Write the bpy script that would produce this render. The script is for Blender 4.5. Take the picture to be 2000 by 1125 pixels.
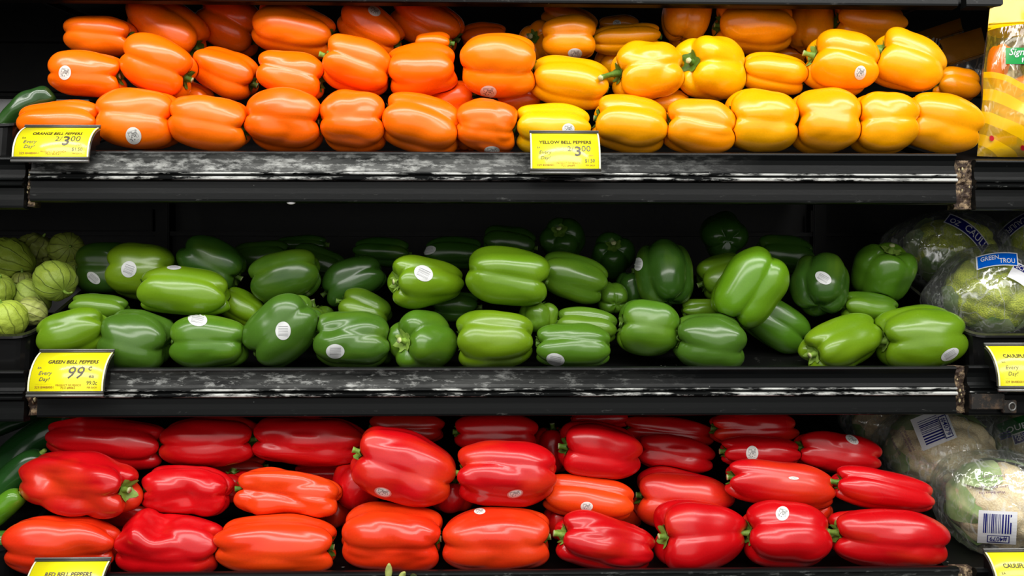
import bpy, bmesh, math, random
import numpy as np
from mathutils import Vector, Matrix, noise
from mathutils.bvhtree import BVHTree

# ------------------------------------------------------------ camera, world, lights, exposure
for o in list(bpy.data.objects): bpy.data.objects.remove(o, do_unlink=True)
scn = bpy.context.scene
COL = scn.collection
D = 1.10            # metres from the lens to the front edge of the shelves
F = 1650.0          # focal length in pixels of a 2000 px wide frame
cam_d = bpy.data.cameras.new('camera'); cam = bpy.data.objects.new('camera', cam_d)
YAW = 0.023        # the lens is turned a little to the right of square
CAM = Vector((-D*math.tan(YAW), -D, 0))
COL.objects.link(cam); cam.location = CAM; cam.rotation_euler = (math.pi/2, 0, -YAW)
cam_d.sensor_width = 36; cam_d.lens = 36*F/2000.0; cam_d.clip_start = 0.01
scn.camera = cam
w = bpy.data.worlds.new('world'); scn.world = w; w.use_nodes = True
w.node_tree.nodes['Background'].inputs[0].default_value = (0.9, 0.95, 1.0, 1)
w.node_tree.nodes['Background'].inputs[1].default_value = 0.04
def area(name, loc, target, sx, sy, power, color=(1, 1, 1)):
    l = bpy.data.lights.new(name, 'AREA'); l.shape = 'RECTANGLE'; l.size = sx; l.size_y = sy
    l.energy = power; l.color = color
    o = bpy.data.objects.new(name, l); COL.objects.link(o); o.location = loc
    o.rotation_euler = (Vector(target)-Vector(loc)).to_track_quat('-Z', 'Y').to_euler()
    return o
area('canopy_light_strip', (0, -0.60, 1.00), (0, 0.05, 0.0), 3.4, 0.15, 25, (1.0, 0.98, 0.95))
area('aisle_light_row', (0, -1.9, 1.35), (0, 0.1, -0.1), 4.5, 0.55, 62, (1.0, 0.98, 0.95))
area('front_fill_light', (0, -3.2, 0.35), (0, 0.0, -0.1), 5.0, 2.0, 31, (1.0, 0.98, 0.95))  # broad fill added in front, standing in for soft light from the aisle
vs = scn.view_settings
scn.display_settings.display_device = 'sRGB'
vs.view_transform = 'Standard'; vs.look = 'None'; vs.exposure = 0.0; vs.gamma = 1.0
vs.use_curve_mapping = False

# ------------------------------------------------------------ helpers
def P(px, py, y):                       # the world point seen at a pixel, at depth y behind the shelf front
    t = KD(px, y)
    return Vector((CAM.x+t*((px-1000)/F*math.cos(YAW)+math.sin(YAW)), y, t*(562.5-py)/F))
def KD(px, y):                          # distance along the lens axis
    return (D+y)/(math.cos(YAW)-(px-1000)/F*math.sin(YAW))
TAN = 0.325                             # slope of the shelf decks (front edge lower)

def link(o, parent=None):
    COL.objects.link(o)
    if parent is not None: o.parent = parent
    return o
def mesh_obj(name, verts, faces, mats, parent=None, smooth=True, mi=None):
    me = bpy.data.meshes.new(name)
    me.from_pydata([tuple(v) for v in verts], [], faces)
    if smooth:
        me.polygons.foreach_set('use_smooth', [True]*len(me.polygons))
    if not isinstance(mats, (list, tuple)): mats = [mats]
    for m in mats: me.materials.append(m)
    if mi is not None: me.polygons.foreach_set('material_index', mi)
    me.update()
    return link(bpy.data.objects.new(name, me), parent)
def bm_obj(name, bm, mats, parent=None, smooth=False):
    me = bpy.data.meshes.new(name); bm.to_mesh(me); bm.free()
    if smooth: me.polygons.foreach_set('use_smooth', [True]*len(me.polygons))
    if not isinstance(mats, (list, tuple)): mats = [mats]
    for m in mats: me.materials.append(m)
    return link(bpy.data.objects.new(name, me), parent)
def tag(o, label, cat, group=None, kind=None):
    if label: o['label'] = label
    if cat: o['category'] = cat
    if group: o['group'] = group
    if kind: o['kind'] = kind
    return o
def empty(name, loc):
    o = bpy.data.objects.new(name, None); o.empty_display_size = 0.02
    COL.objects.link(o); o.location = loc
    return o
def box(bm, x0, x1, y0, y1, z0, z1, bev=0.0):
    vs_ = [bm.verts.new((x, y, z)) for x in (x0, x1) for y in (y0, y1) for z in (z0, z1)]
    fs = [(0, 1, 3, 2), (4, 6, 7, 5), (0, 4, 5, 1), (2, 3, 7, 6), (0, 2, 6, 4), (1, 5, 7, 3)]
    ff = [bm.faces.new([vs_[i] for i in f]) for f in fs]
    if bev:
        es = list({e for f in ff for e in f.edges})
        bmesh.ops.bevel(bm, geom=es, offset=bev, segments=2, affect='EDGES')
def tube(pts, rads, seg=10, cap=True, rib=0.0):
    """verts, faces of a tube through pts"""
    V = []; Fc = []; n = len(pts)
    up = Vector((0.13, 0.31, 0.94)).normalized()
    for i, p in enumerate(pts):
        p = Vector(p)
        t = (Vector(pts[min(i+1, n-1)])-Vector(pts[max(i-1, 0)])).normalized()
        a = t.cross(up)
        if a.length < 1e-3: a = t.cross(Vector((1, 0, 0)))
        a.normalize(); b = t.cross(a)
        for k in range(seg):
            an = 2*math.pi*k/seg
            r = rads[i]*(1+rib*math.cos(5*an))
            V.append(p+(a*math.cos(an)+b*math.sin(an))*r)
    for i in range(n-1):
        for k in range(seg):
            k2 = (k+1) % seg
            Fc.append((i*seg+k, i*seg+k2, (i+1)*seg+k2, (i+1)*seg+k))
    if cap:
        Fc.append(tuple(range(seg))[::-1]); Fc.append(tuple((n-1)*seg+k for k in range(seg)))
    return V, Fc

# ------------------------------------------------------------ node materials
def newmat(name):
    m = bpy.data.materials.new(name); m.use_nodes = True
    nt = m.node_tree; nt.nodes.clear()
    out = nt.nodes.new('ShaderNodeOutputMaterial')
    return m, nt, out
def N(nt, typ, **kw):
    n = nt.nodes.new(typ)
    for k, v in kw.items(): setattr(n, k, v)
    return n
def setin(n, **kw):
    for k, v in kw.items():
        n.inputs[k.replace('_', ' ')].default_value = v
def bsdf(nt, out, col=None, rough=0.4, spec=0.5, metal=0.0, coat=0.0, coat_r=0.1):
    b = N(nt, 'ShaderNodeBsdfPrincipled')
    if col is not None: b.inputs['Base Color'].default_value = (*col, 1)
    b.inputs['Roughness'].default_value = rough
    b.inputs['Specular IOR Level'].default_value = spec
    b.inputs['Metallic'].default_value = metal
    b.inputs['Coat Weight'].default_value = coat
    b.inputs['Coat Roughness'].default_value = coat_r
    nt.links.new(b.outputs[0], out.inputs[0])
    return b
def math_(nt, op, a, b=None, c=None):
    n = N(nt, 'ShaderNodeMath', operation=op)
    for i, v in enumerate((a, b, c)):
        if v is None: continue
        if isinstance(v, (int, float)): n.inputs[i].default_value = v
        else: nt.links.new(v, n.inputs[i])
    return n.outputs[0]
def noise_(nt, vec, scale, detail=3, rough=0.55, sc=None):
    if sc is not None:
        mp = N(nt, 'ShaderNodeMapping'); mp.inputs['Scale'].default_value = sc
        nt.links.new(vec, mp.inputs[0]); vec = mp.outputs[0]
    n = N(nt, 'ShaderNodeTexNoise'); n.inputs['Scale'].default_value = scale
    n.inputs['Detail'].default_value = detail; n.inputs['Roughness'].default_value = rough
    nt.links.new(vec, n.inputs['Vector'])
    return n.outputs['Fac']
def ramp(nt, fac, p0, p1, c0=(0, 0, 0), c1=(1, 1, 1)):
    r = N(nt, 'ShaderNodeValToRGB'); e = r.color_ramp.elements
    e[0].position = p0; e[1].position = p1; e[0].color = (*c0, 1); e[1].color = (*c1, 1)
    nt.links.new(fac, r.inputs[0]); return r.outputs[0]
def mix(nt, fac, a, b):
    n = N(nt, 'ShaderNodeMix', data_type='RGBA')
    for i, v in ((0, fac), (6, a), (7, b)):
        if isinstance(v, (int, float)): n.inputs[i].default_value = v
        elif isinstance(v, tuple): n.inputs[i].default_value = (*v, 1)
        else: nt.links.new(v, n.inputs[i])
    return n.outputs[2]
def plain(name, col, rough=0.4, spec=0.5, metal=0.0, coat=0.0, var=0.0, scale=60):
    m, nt, out = newmat(name); b = bsdf(nt, out, col, rough, spec, metal, coat)
    if var:
        tc = N(nt, 'ShaderNodeTexCoord')
        f = noise_(nt, tc.outputs['Object'], scale, 4)
        c = mix(nt, f, tuple(x*(1-var) for x in col), tuple(min(1, x*(1+var)) for x in col))
        nt.links.new(c, b.inputs['Base Color'])
    return m

def pepper_mat(name, second, rough=0.28, sss=0.0):
    """colour from the object's own colour; blotches of the second colour, as many as its alpha says"""
    m, nt, out = newmat(name); b = bsdf(nt, out, None, rough, 0.5, 0, 0.22, 0.13)
    oi = N(nt, 'ShaderNodeObjectInfo'); tc = N(nt, 'ShaderNodeTexCoord')
    off = N(nt, 'ShaderNodeVectorMath', operation='ADD')
    sc = N(nt, 'ShaderNodeVectorMath', operation='SCALE'); sc.inputs[3].default_value = 7.0
    cmb = N(nt, 'ShaderNodeCombineXYZ')
    for i in range(3): nt.links.new(oi.outputs['Random'], cmb.inputs[i])
    nt.links.new(cmb.outputs[0], sc.inputs[0])
    nt.links.new(tc.outputs['Object'], off.inputs[0]); nt.links.new(sc.outputs[0], off.inputs[1])
    big = noise_(nt, off.outputs[0], 14, 2, 0.5, (1, 1, 0.55))
    streak = noise_(nt, off.outputs[0], 75, 3, 0.6, (1, 1, 0.13))
    amt = math_(nt, 'MULTIPLY_ADD', streak, 0.35, math_(nt, 'MULTIPLY_ADD', big, 1.6, -0.85))
    amt = math_(nt, 'ADD', amt, oi.outputs['Alpha'])
    amt = N(nt, 'ShaderNodeClamp'); 
    a2 = math_(nt, 'ADD', math_(nt, 'MULTIPLY_ADD', streak, 0.35, math_(nt, 'MULTIPLY_ADD', big, 1.6, -1.25)), oi.outputs['Alpha'])
    nt.links.new(a2, amt.inputs[0])
    col = mix(nt, amt.outputs[0], oi.outputs['Color'], second)
    fine = noise_(nt, off.outputs[0], 420, 2)
    hsv = N(nt, 'ShaderNodeHueSaturation'); nt.links.new(col, hsv.inputs['Color'])
    nt.links.new(math_(nt, 'MULTIPLY_ADD', fine, 0.22, 0.89), hsv.inputs['Value'])
    nt.links.new(hsv.outputs[0], b.inputs['Base Color'])
    bp = N(nt, 'ShaderNodeBump'); bp.inputs['Strength'].default_value = 0.10; bp.inputs['Distance'].default_value = 0.004
    h = noise_(nt, off.outputs[0], 55, 2, 0.5, (1, 1, 0.35))
    nt.links.new(h, bp.inputs['Height']); nt.links.new(bp.outputs[0], b.inputs['Normal'])
    nt.links.new(math_(nt, 'MULTIPLY_ADD', big, 0.22, rough-0.11), b.inputs['Roughness'])
    if sss:
        b.inputs['Subsurface Weight'].default_value = sss
        b.inputs['Subsurface Radius'].default_value = (1, 0.4, 0.1); b.inputs['Subsurface Scale'].default_value = 0.004
    return m
M = {}
M['orange'] = pepper_mat('orange_skin', (1.0, 0.22, 0.0))
M['yellow'] = pepper_mat('yellow_skin', (0.97, 0.43, 0.0))
M['green'] = pepper_mat('green_skin', (0.17, 0.29, 0.006))
M['red'] = pepper_mat('red_skin', (0.90, 0.085, 0.004))
M['stem'] = plain('stem_green', (0.10, 0.20, 0.02), 0.5, 0.4, var=0.5, scale=300)
M['stem_light'] = plain('stem_light', (0.22, 0.36, 0.05), 0.5, 0.4, var=0.4, scale=300)
M['stem_dark'] = plain('stem_dark', (0.03, 0.045, 0.008), 0.55, 0.4, var=0.5, scale=300)
M['stem_cut'] = plain('stem_cut', (0.55, 0.58, 0.28), 0.7, 0.3, var=0.3, scale=500)

def sticker_mat(name, kind):
    """printed fruit sticker: the print follows the sticker's own UV"""
    m, nt, out = newmat(name); b = bsdf(nt, out, (0.8, 0.8, 0.8), 0.35, 0.5)
    uv = N(nt, 'ShaderNodeUVMap'); sp = N(nt, 'ShaderNodeSeparateXYZ'); nt.links.new(uv.outputs[0], sp.inputs[0])
    u, v = sp.outputs[0], sp.outputs[1]
    r = math_(nt, 'SQRT', math_(nt, 'ADD', math_(nt, 'MULTIPLY', u, u), math_(nt, 'MULTIPLY', v, v)))
    if kind == 'bars':          # grey sticker with a bar code
        w_ = noise_(nt, uv.outputs[0], 9.0, 0, 0.5, (0.02, 1.0, 1.0))
        bars = ramp(nt, math_(nt, 'FRACT', math_(nt, 'MULTIPLY', math_(nt, 'ADD', v, math_(nt, 'MULTIPLY', w_, 0.5)), 5.5)), 0.55, 0.60)
        gate = math_(nt, 'MULTIPLY', math_(nt, 'LESS_THAN', math_(nt, 'ABSOLUTE', u), 0.62), math_(nt, 'LESS_THAN', math_(nt, 'ABSOLUTE', v), 0.62))
        ink = math_(nt, 'MULTIPLY', bars, gate); base, dark, amt = (0.66, 0.67, 0.66), (0.16, 0.16, 0.17), 0.75
    else:                       # white sticker with blocks of print
        br = N(nt, 'ShaderNodeTexBrick'); br.inputs['Scale'].default_value = 2.3; br.inputs['Mortar Size'].default_value = 0.045; br.inputs['Row Height'].default_value = 0.42
        br.inputs['Color1'].default_value = (1, 1, 1, 1); br.inputs['Color2'].default_value = (0.0, 0.0, 0.0, 1)
        br.inputs['Mortar'].default_value = (0, 0, 0, 1); br.inputs['Brick Width'].default_value = 0.40; br.offset_frequency = 3; br.squash = 0.6
        nt.links.new(uv.outputs[0], br.inputs[0])
        gate = math_(nt, 'MULTIPLY', math_(nt, 'LESS_THAN', math_(nt, 'ABSOLUTE', u), 0.60), math_(nt, 'LESS_THAN', math_(nt, 'ABSOLUTE', v), 0.60))
        ink = math_(nt, 'MULTIPLY', math_(nt, 'GREATER_THAN', br.outputs[0], 0.42), gate); base, dark, amt = (0.78, 0.77, 0.72), (0.05, 0.05, 0.05), 0.9
    col = mix(nt, math_(nt, 'MULTIPLY', ink, amt), base, dark)
    if kind == 'pink':
        rim = math_(nt, 'MULTIPLY', math_(nt, 'GREATER_THAN', r, 0.80), 0.8)
        col = mix(nt, rim, col, (0.75, 0.12, 0.10))
    nt.links.new(col, b.inputs['Base Color'])
    return m
M['st_g'] = sticker_mat('sticker_barcode', 'bars')
M['st_w'] = sticker_mat('sticker_white', 'block')
M['st_p'] = sticker_mat('sticker_pink_rim', 'pink')

def wear_mat(name, face_wear=0.3, ridge_wear=0.6, xc=0.0, xw=2.0):
    """black plastic shelf edge, scuffed: object z runs from the top rim (0) down, x along the shelf"""
    m, nt, out = newmat(name); b = bsdf(nt, out, (0.012, 0.013, 0.014), 0.42, 0.13)
    tc = N(nt, 'ShaderNodeTexCoord'); ob = tc.outputs['Object']
    sp = N(nt, 'ShaderNodeSeparateXYZ'); nt.links.new(ob, sp.inputs[0]); x, z = sp.outputs[0], sp.outputs[2]
    def band(c, h):    # 1 near height c
        return ramp(nt, math_(nt, 'DIVIDE', math_(nt, 'ABSOLUTE', math_(nt, 'SUBTRACT', z, c)), h), 0.6, 1.0, (1, 1, 1), (0, 0, 0))
    n1 = noise_(nt, ob, 30, 6, 0.7, (0.35, 1, 2.2))
    n2 = noise_(nt, ob, 90, 5, 0.7, (0.5, 1, 1.5))
    low = noise_(nt, ob, 3.0, 2, 0.5, (1, 0.2, 0.2))
    ridge = math_(nt, 'ADD', band(-0.0292, 0.0018), band(-0.0358, 0.0030))
    rm = math_(nt, 'MULTIPLY', ridge, ramp(nt, math_(nt, 'ADD', math_(nt, 'MULTIPLY', low, 0.35), math_(nt, 'MULTIPLY_ADD', n2, 0.35, math_(nt, 'MULTIPLY', n1, 0.65))), 0.84-0.22*ridge_wear, 0.93-0.22*ridge_wear))
    loc = ramp(nt, math_(nt, 'DIVIDE', math_(nt, 'ABSOLUTE', math_(nt, 'SUBTRACT', x, xc)), xw), 0.4, 1.0, (1, 1, 1), (0, 0, 0))
    fb = math_(nt, 'MULTIPLY', band(-0.0155, 0.0140), loc)
    fm = math_(nt, 'MULTIPLY', fb, ramp(nt, n2, 0.62-0.20*face_wear, 0.78-0.12*face_wear))
    haze = math_(nt, 'MULTIPLY', fb, math_(nt, 'MULTIPLY', ramp(nt, n1, 0.3, 0.75), 0.30*face_wear))
    low_f = math_(nt, 'MULTIPLY', band(-0.0625, 0.008), ramp(nt, n2, 0.60, 0.80))
    spk = ramp(nt, noise_(nt, ob, 160, 2, 0.5, (1, 1, 0.4)), 0.77, 0.80)
    tot = math_(nt, 'MAXIMUM', math_(nt, 'MAXIMUM', rm, math_(nt, 'MULTIPLY', fm, 0.75)), math_(nt, 'MAXIMUM', haze, math_(nt, 'MAXIMUM', math_(nt, 'MULTIPLY', low_f, 0.16), math_(nt, 'MULTIPLY', spk, 0.4))))
    cl = N(nt, 'ShaderNodeClamp'); nt.links.new(tot, cl.inputs[0])
    col = mix(nt, cl.outputs[0], (0.0045, 0.005, 0.005), (0.55, 0.56, 0.53))
    nt.links.new(col, b.inputs['Base Color'])
    nt.links.new(math_(nt, 'MULTIPLY_ADD', cl.outputs[0], 0.35, 0.33), b.inputs['Roughness'])
    bp = N(nt, 'ShaderNodeBump'); bp.inputs['Strength'].default_value = 0.18; bp.inputs['Distance'].default_value = 0.0006
    nt.links.new(math_(nt, 'ADD', cl.outputs[0], n2), bp.inputs['Height']); nt.links.new(bp.outputs[0], b.inputs['Normal'])
    return m
def grime_mat(name, base, dirt, lo=0.6, hi=0.75, rough=0.5, scale=25, sc=(1, 1, 1)):
    m, nt, out = newmat(name); b = bsdf(nt, out, base, rough, 0.5)
    tc = N(nt, 'ShaderNodeTexCoord')
    f = ramp(nt, noise_(nt, tc.outputs['Object'], scale, 8, 0.7, sc), lo, hi)
    nt.links.new(mix(nt, f, base, dirt), b.inputs['Base Color'])
    bp = N(nt, 'ShaderNodeBump'); bp.inputs['Strength'].default_value = 0.4; bp.inputs['Distance'].default_value = 0.001
    nt.links.new(f, bp.inputs['Height']); nt.links.new(bp.outputs[0], b.inputs['Normal'])
    return m
M['deck'] = grime_mat('deck_black', (0.004, 0.004, 0.004), (0.06, 0.06, 0.055), 0.62, 0.78, 0.38, 40)
M['wall'] = grime_mat('back_panel', (0.0035, 0.0035, 0.0032), (0.016, 0.015, 0.013), 0.50, 0.85, 0.55, 18)
M['rust'] = grime_mat('rust', (0.035, 0.018, 0.010), (0.42, 0.30, 0.17), 0.50, 0.66, 0.75, 90)
M['rusty_lip'] = grime_mat('rusty_black', (0.016, 0.014, 0.012), (0.16, 0.095, 0.05), 0.50, 0.74, 0.5, 60)
M['black'] = plain('black_plastic', (0.005, 0.005, 0.005), 0.30, 0.5)
M['black_gloss'] = plain('black_tray_plastic', (0.007, 0.007, 0.007), 0.18, 0.5)
M['channel'] = plain('dark_grey_channel', (0.06, 0.058, 0.05), 0.25, 0.6)
M['chrome'] = plain('grey_channel', (0.22, 0.22, 0.21), 0.22, 0.8, 0.3)
M['white'] = plain('white_plastic', (0.8, 0.8, 0.8), 0.3)
M['paper'] = plain('yellow_card', (0.95, 0.88, 0.0), 0.5, 0.5, 0, 1.0)
M['paper'].node_tree.nodes['Principled BSDF'].inputs['Coat Roughness'].default_value = 0.16
M['paper_edge'] = plain('card_edge', (0.8, 0.8, 0.55), 0.4)
M['ink'] = plain('brown_black_ink', (0.055, 0.035, 0.012), 0.35, 0.5)
M['ink_price'] = plain('grey_ink', (0.07, 0.055, 0.035), 0.35, 0.5)
M['ink_red'] = plain('red_brown_ink', (0.32, 0.10, 0.01), 0.4, 0.5)

# ------------------------------------------------------------ flat lettering, made once and bent onto surfaces later
_txt = {}
def T(s, shear=0.0, off=0.0, spacing=1.0):
    key = (s, shear, off, spacing)
    if key in _txt: return _txt[key]
    c = bpy.data.curves.new('lettering', 'FONT'); c.body = s; c.size = 1.0; c.resolution_u = 2
    c.shear = shear; c.offset = off; c.space_character = spacing
    o = bpy.data.objects.new('lettering', c); COL.objects.link(o)
    dg = bpy.context.evaluated_depsgraph_get()
    me = bpy.data.meshes.new_from_object(o.evaluated_get(dg))
    bm = bmesh.new(); bm.from_mesh(me)
    bmesh.ops.triangulate(bm, faces=bm.faces)
    V = np.array([(v.co.x, v.co.y) for v in bm.verts]); Fc = [tuple(v.index for v in f.verts) for f in bm.faces]
    bm.free(); bpy.data.objects.remove(o); bpy.data.curves.remove(c); bpy.data.meshes.remove(me)
    lo, hi = V.min(0), V.max(0)
    V = (V-lo)/(hi[0]-lo[0]) ; 
    _txt[key] = (V, Fc, (hi[1]-lo[1])/(hi[0]-lo[0]))       # width 1, height = aspect
    return _txt[key]

# ------------------------------------------------------------ shelves
# outline of a shelf's front edge, (y, z) from the top of its rim
LIP = [(0.014, -0.020), (0.012, -0.004), (0.010, -0.0005), (0.007, 0.0), (0.003, 0.0), (0.0002, -0.0012), (-0.0006, -0.0035),
       (0.0012, -0.0062), (0.0035, -0.010), (0.0048, -0.016), (0.0040, -0.0225), (0.0018, -0.0265), (-0.0016, -0.0280), (-0.0026, -0.0292),
       (-0.0020, -0.0304), (0.0006, -0.0314), (0.0008, -0.0328), (-0.0026, -0.0338), (-0.0040, -0.0352), (-0.0036, -0.0372),
       (-0.0008, -0.0386), (0.0016, -0.0400), (0.0012, -0.0490), (0.0007, -0.0530), (0.0003, -0.0560), (-0.0004, -0.0640), (0.0000, -0.0668), (0.0026, -0.0680), (0.016, -0.0680), (0.016, -0.064), (0.014, -0.060)]
def lip_mesh(name, x0, x1, mat, parent, nx=1, low=1.0, droop=0.0):
    n = len(LIP); V = []; Fc = []
    for i in range(nx+1):
        x = x0+(x1-x0)*i/nx
        for y, z in LIP: V.append((x, y, z if z > -0.0395 else -0.0395+(z+0.0395)*low))
    for i in range(nx):
        for k in range(n):
            k2 = (k+1) % n
            Fc.append((i*n+k, i*n+k2, (i+1)*n+k2, (i+1)*n+k))
    Fc.append(tuple(range(n))[::-1]); Fc.append(tuple(nx*n+k for k in range(n)))
    o = mesh_obj(name, V, Fc, mat, parent, smooth=False)
    o.location = (0, 0, 0)
    return o
DEPTH = 0.50
def shelf(x0, x1, ztop, floor_drop, label, lipmat, group='black produce shelves', oy=0.0, low=0.95):
    x0, x1 = x0*(D+oy)/D, x1*(D+oy)/D
    """a sloping deck with an upright scuffed front edge and two side brackets below"""
    root = empty('produce_shelf', (0, oy, ztop)); tag(root, label, 'shelf', group)
    lip_mesh('front_edge', x0, x1, lipmat, root, low=low)
    if isinstance(floor_drop, str): floor_drop = ztop-(ZF[floor_drop]+TAN*oy)
    bm = bmesh.new()
    z = -floor_drop; t = 0.006
    dp = DEPTH-oy; ys = (0.0125, dp)
    co = []
    for x in (x0+0.001, x1-0.001):
        for y, dz in ((ys[0], 0), (ys[1], 0), (ys[1], -t), (ys[0], -t)): co.append(bm.verts.new((x, y, z+TAN*y+dz)))
    for f in ((0, 1, 2, 3), (7, 6, 5, 4), (0, 4, 5, 1), (1, 5, 6, 2), (2, 6, 7, 3), (3, 7, 4, 0)): bm.faces.new([co[i] for i in f])
    bmesh.ops.recalc_face_normals(bm, faces=bm.faces)
    bm_obj('deck', bm, M['deck'], root)
    for x in (x0+0.012, x1-0.012):          # brackets that carry the deck
        bm = bmesh.new()
        co = []
        for xx in (x-0.003, x+0.003):
            for y, dz in ((0.02, -t-0.001), (dp, -t-0.001), (dp, -0.11), (0.02, -0.03)): co.append(bm.verts.new((xx, y, -floor_drop+TAN*y+dz)))
        for f in ((0, 1, 2, 3), (7, 6, 5, 4), (0, 4, 5, 1), (1, 5, 6, 2), (2, 6, 7, 3), (3, 7, 4, 0)): bm.faces.new([co[i] for i in f])
        bmesh.ops.recalc_face_normals(bm, faces=bm.faces)
        bm_obj('side_bracket', bm, M['black'], root)
    return root
OY = {'T': 0.0, 'M': 0.0, 'B': -0.06, 'C': 0.08}      # the shelves are stepped: the lower, the further forward
ZT, ZM, ZB, ZTT = (562.5-296)/1500, (562.5-717)/1500, (562.5-1116)/F*(D+OY['B']), 0.068+(562.5-8)/F*(D+OY['C'])
FD = {'T': 0.021, 'M': 0.036, 'B': 0.049}
ZF = {'T': ZT-FD['T'], 'M': ZM-FD['M'], 'B': ZB-FD['B']-TAN*OY['B']}     # deck height at y = 0
def X(px): return P(px, 0, 0).x
lipT = wear_mat('scuffed_edge_top', 0.9, 0.95, -0.42, 0.75)
lipM = wear_mat('scuffed_edge_middle', 0.5, 0.85, -0.35, 0.6)
lipB = wear_mat('scuffed_edge_bottom', 0.3, 0.5, 0, 1.2)
lipN = wear_mat('edge_neighbour', 0.2, 0.35, 0, 0.1)
shelf(X(58), X(1868), ZT, FD['T'], 'black shelf with scuffed white front edge carrying the orange and yellow peppers', lipT)
shelf(X(72), X(1868), ZM, FD['M'], 'black shelf with scuffed front edge carrying the green peppers', lipM, low=.86)
shelf(X(72), X(1872), ZB, FD['B'], 'black shelf at the bottom of the photo carrying the red peppers', lipB, oy=OY['B'])
shelf(X(-20), X(1874), ZTT, 0.01, 'black shelf cut off by the top of the photo', lipB, oy=OY['C'])
LX, RX = -1.9, 1.9
shelf(LX, X(46), ZT-0.009, 'T', 'neighbouring black shelf end left of the orange price tag', lipN)
shelf(LX, X(46), ZM-0.003, 'M', 'neighbouring black shelf end under the tomatillo tray', lipN)
shelf(LX, X(46), ZB-0.006, 'B', 'neighbouring black shelf end under the zucchini', lipN, oy=OY['B'])
shelf(X(1906), RX, ZT-0.008, 'T', 'neighbouring black shelf end under the bag of small peppers', lipN)
shelf(X(1892), RX, ZM+0.001, 'M', 'neighbouring black shelf end under the wrapped green cauliflowers', lipN)
shelf(X(1906), RX, ZB-0.002, 'B', 'neighbouring black shelf end under the wrapped white cauliflowers', lipN, oy=OY['B'])
shelf(LX, X(-24), ZTT, 0.01, 'neighbouring black shelf at the top left corner, outside the photo', lipB, oy=OY['C'])  # unseen, added to stop canopy light leaking onto the back wall
shelf(X(1890), RX, ZTT, 0.01, 'neighbouring black shelf at the top right corner above the bag', lipN, oy=OY['C'])

# dirty shelf posts showing in the gaps between the shelf sections, broken and crusted
def crust_post(px0, px1, z1, z0, label, seed, oy=0.0):
    rnd = random.Random(seed); root = empty('shelf_post', (X((px0+px1)/2)*(D+oy)/D, oy, z0)); tag(root, label, 'post', 'rusty posts between the shelves')
    w_ = X(px1)-X(px0); h = z1-z0
    NX, NZ = 12, 30; V = []; Fc = []
    for j in range(NZ+1):
        for i in range(NX+1):
            x = -w_/2+w_*i/NX; z = h*j/NZ
            nn = noise.noise(Vector((x*90+seed, z*60, 0)))+0.6*noise.noise(Vector((x*220, z*200+seed, 3)))
            V.append((x+0.0012*noise.noise(Vector((z*80, seed, x*50)))*2, 0.010-0.0045*nn, z))
    nf = len(V)
    for j in range(NZ+1):
        for i in range(NX+1): V.append((V[j*(NX+1)+i][0], 0.026, h*j/NZ))
    for j in range(NZ):
        for i in range(NX):
            a = j*(NX+1)+i; Fc.append((a, a+1, a+NX+2, a+NX+1)); Fc.append((nf+a+1, nf+a, nf+a+NX+1, nf+a+NX+2))
    for j in range(NZ):
        a = j*(NX+1); Fc.append((a, a+NX+1, nf+a+NX+1, nf+a)); a += NX; Fc.append((a+NX+1, a, nf+a, nf+a+NX+1))
    for i in range(NX):
        Fc.append((i+1, i, nf+i, nf+i+1)); a = NZ*(NX+1)+i; Fc.append((a, a+1, nf+a+1, nf+a))
    mesh_obj('crusted_plate', V, Fc, M['rust'], root, smooth=False)
    for k in range(7):                      # torn flakes standing off the plate
        bm = bmesh.new(); s = rnd.uniform(0.0008, 0.0018)
        bmesh.ops.create_icosphere(bm, subdivisions=1, radius=s)
        for v in bm.verts:
            v.co *= 1+0.5*(rnd.random()-0.5); v.co.z *= rnd.uniform(1.2, 2.4)
        o = bm_obj('crust_flake', bm, M['rust'] if k % 2 else M['rust_light'], root)
        o.location = (rnd.uniform(-0.3, 0.3)*w_, 0.006, rnd.uniform(0.08, 0.92)*h)
    return root
M['rust_light'] = grime_mat('crust_pale', (0.35, 0.27, 0.12), (0.7, 0.65, 0.4), 0.45, 0.7, 0.8, 120)
crust_post(1870, 1906, ZT-0.008, ZT-0.073, 'rusty crusted post in the gap right of the top shelf', 3)
crust_post(1870, 1892, ZM-0.001, ZM-0.063, 'rusty post in the gap right of the green pepper shelf', 8)
crust_post(46, 58, ZT-0.024, ZT-0.072, 'rusty crusted post in the gap left of the top shelf', 12)
crust_post(46, 72, ZM-0.003, ZM-0.062, 'brown crusted post in the gap left of the green pepper shelf', 17)
crust_post(1872, 1906, ZB-0.004, ZB-0.06, 'dirty post in the gap right of the red pepper shelf', 21, OY['B'])
# a rusty patch plate with a bolt on the right neighbour
root = empty('patch_plate', (X(1902), -0.0045, ZM-0.058)); tag(root, 'brown rusty plate with a ringed bolt hole under the cauliflower price tag', 'plate')
bm = bmesh.new(); box(bm, -0.008, 0.037, -0.003, 0.003, 0.002, 0.022, 0.0008); bm_obj('plate', bm, M['rusty_lip'], root)
bm = bmesh.new(); box(bm, 0.034, 0.052, -0.0045, 0.002, -0.003, 0.014, 0.001); bm_obj('end_cap', bm, M['rusty_lip'], root)
V, Fc = [], []
for i in range(20):
    a = 2*math.pi*i/20
    for j in range(8):
        b_ = 2*math.pi*j/8; rr = 0.0044+0.0011*math.cos(b_)
        V.append((0.0455+rr*math.cos(a), -0.0050+0.0011*math.sin(b_), 0.0058+1.15*rr*math.sin(a)))
for i in range(20):
    for j in range(8): Fc.append((i*8+j, i*8+(j+1) % 8, ((i+1) % 20)*8+(j+1) % 8, ((i+1) % 20)*8+j))
mesh_obj('bolt_ring', V, Fc, M['chrome'], root)

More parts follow.
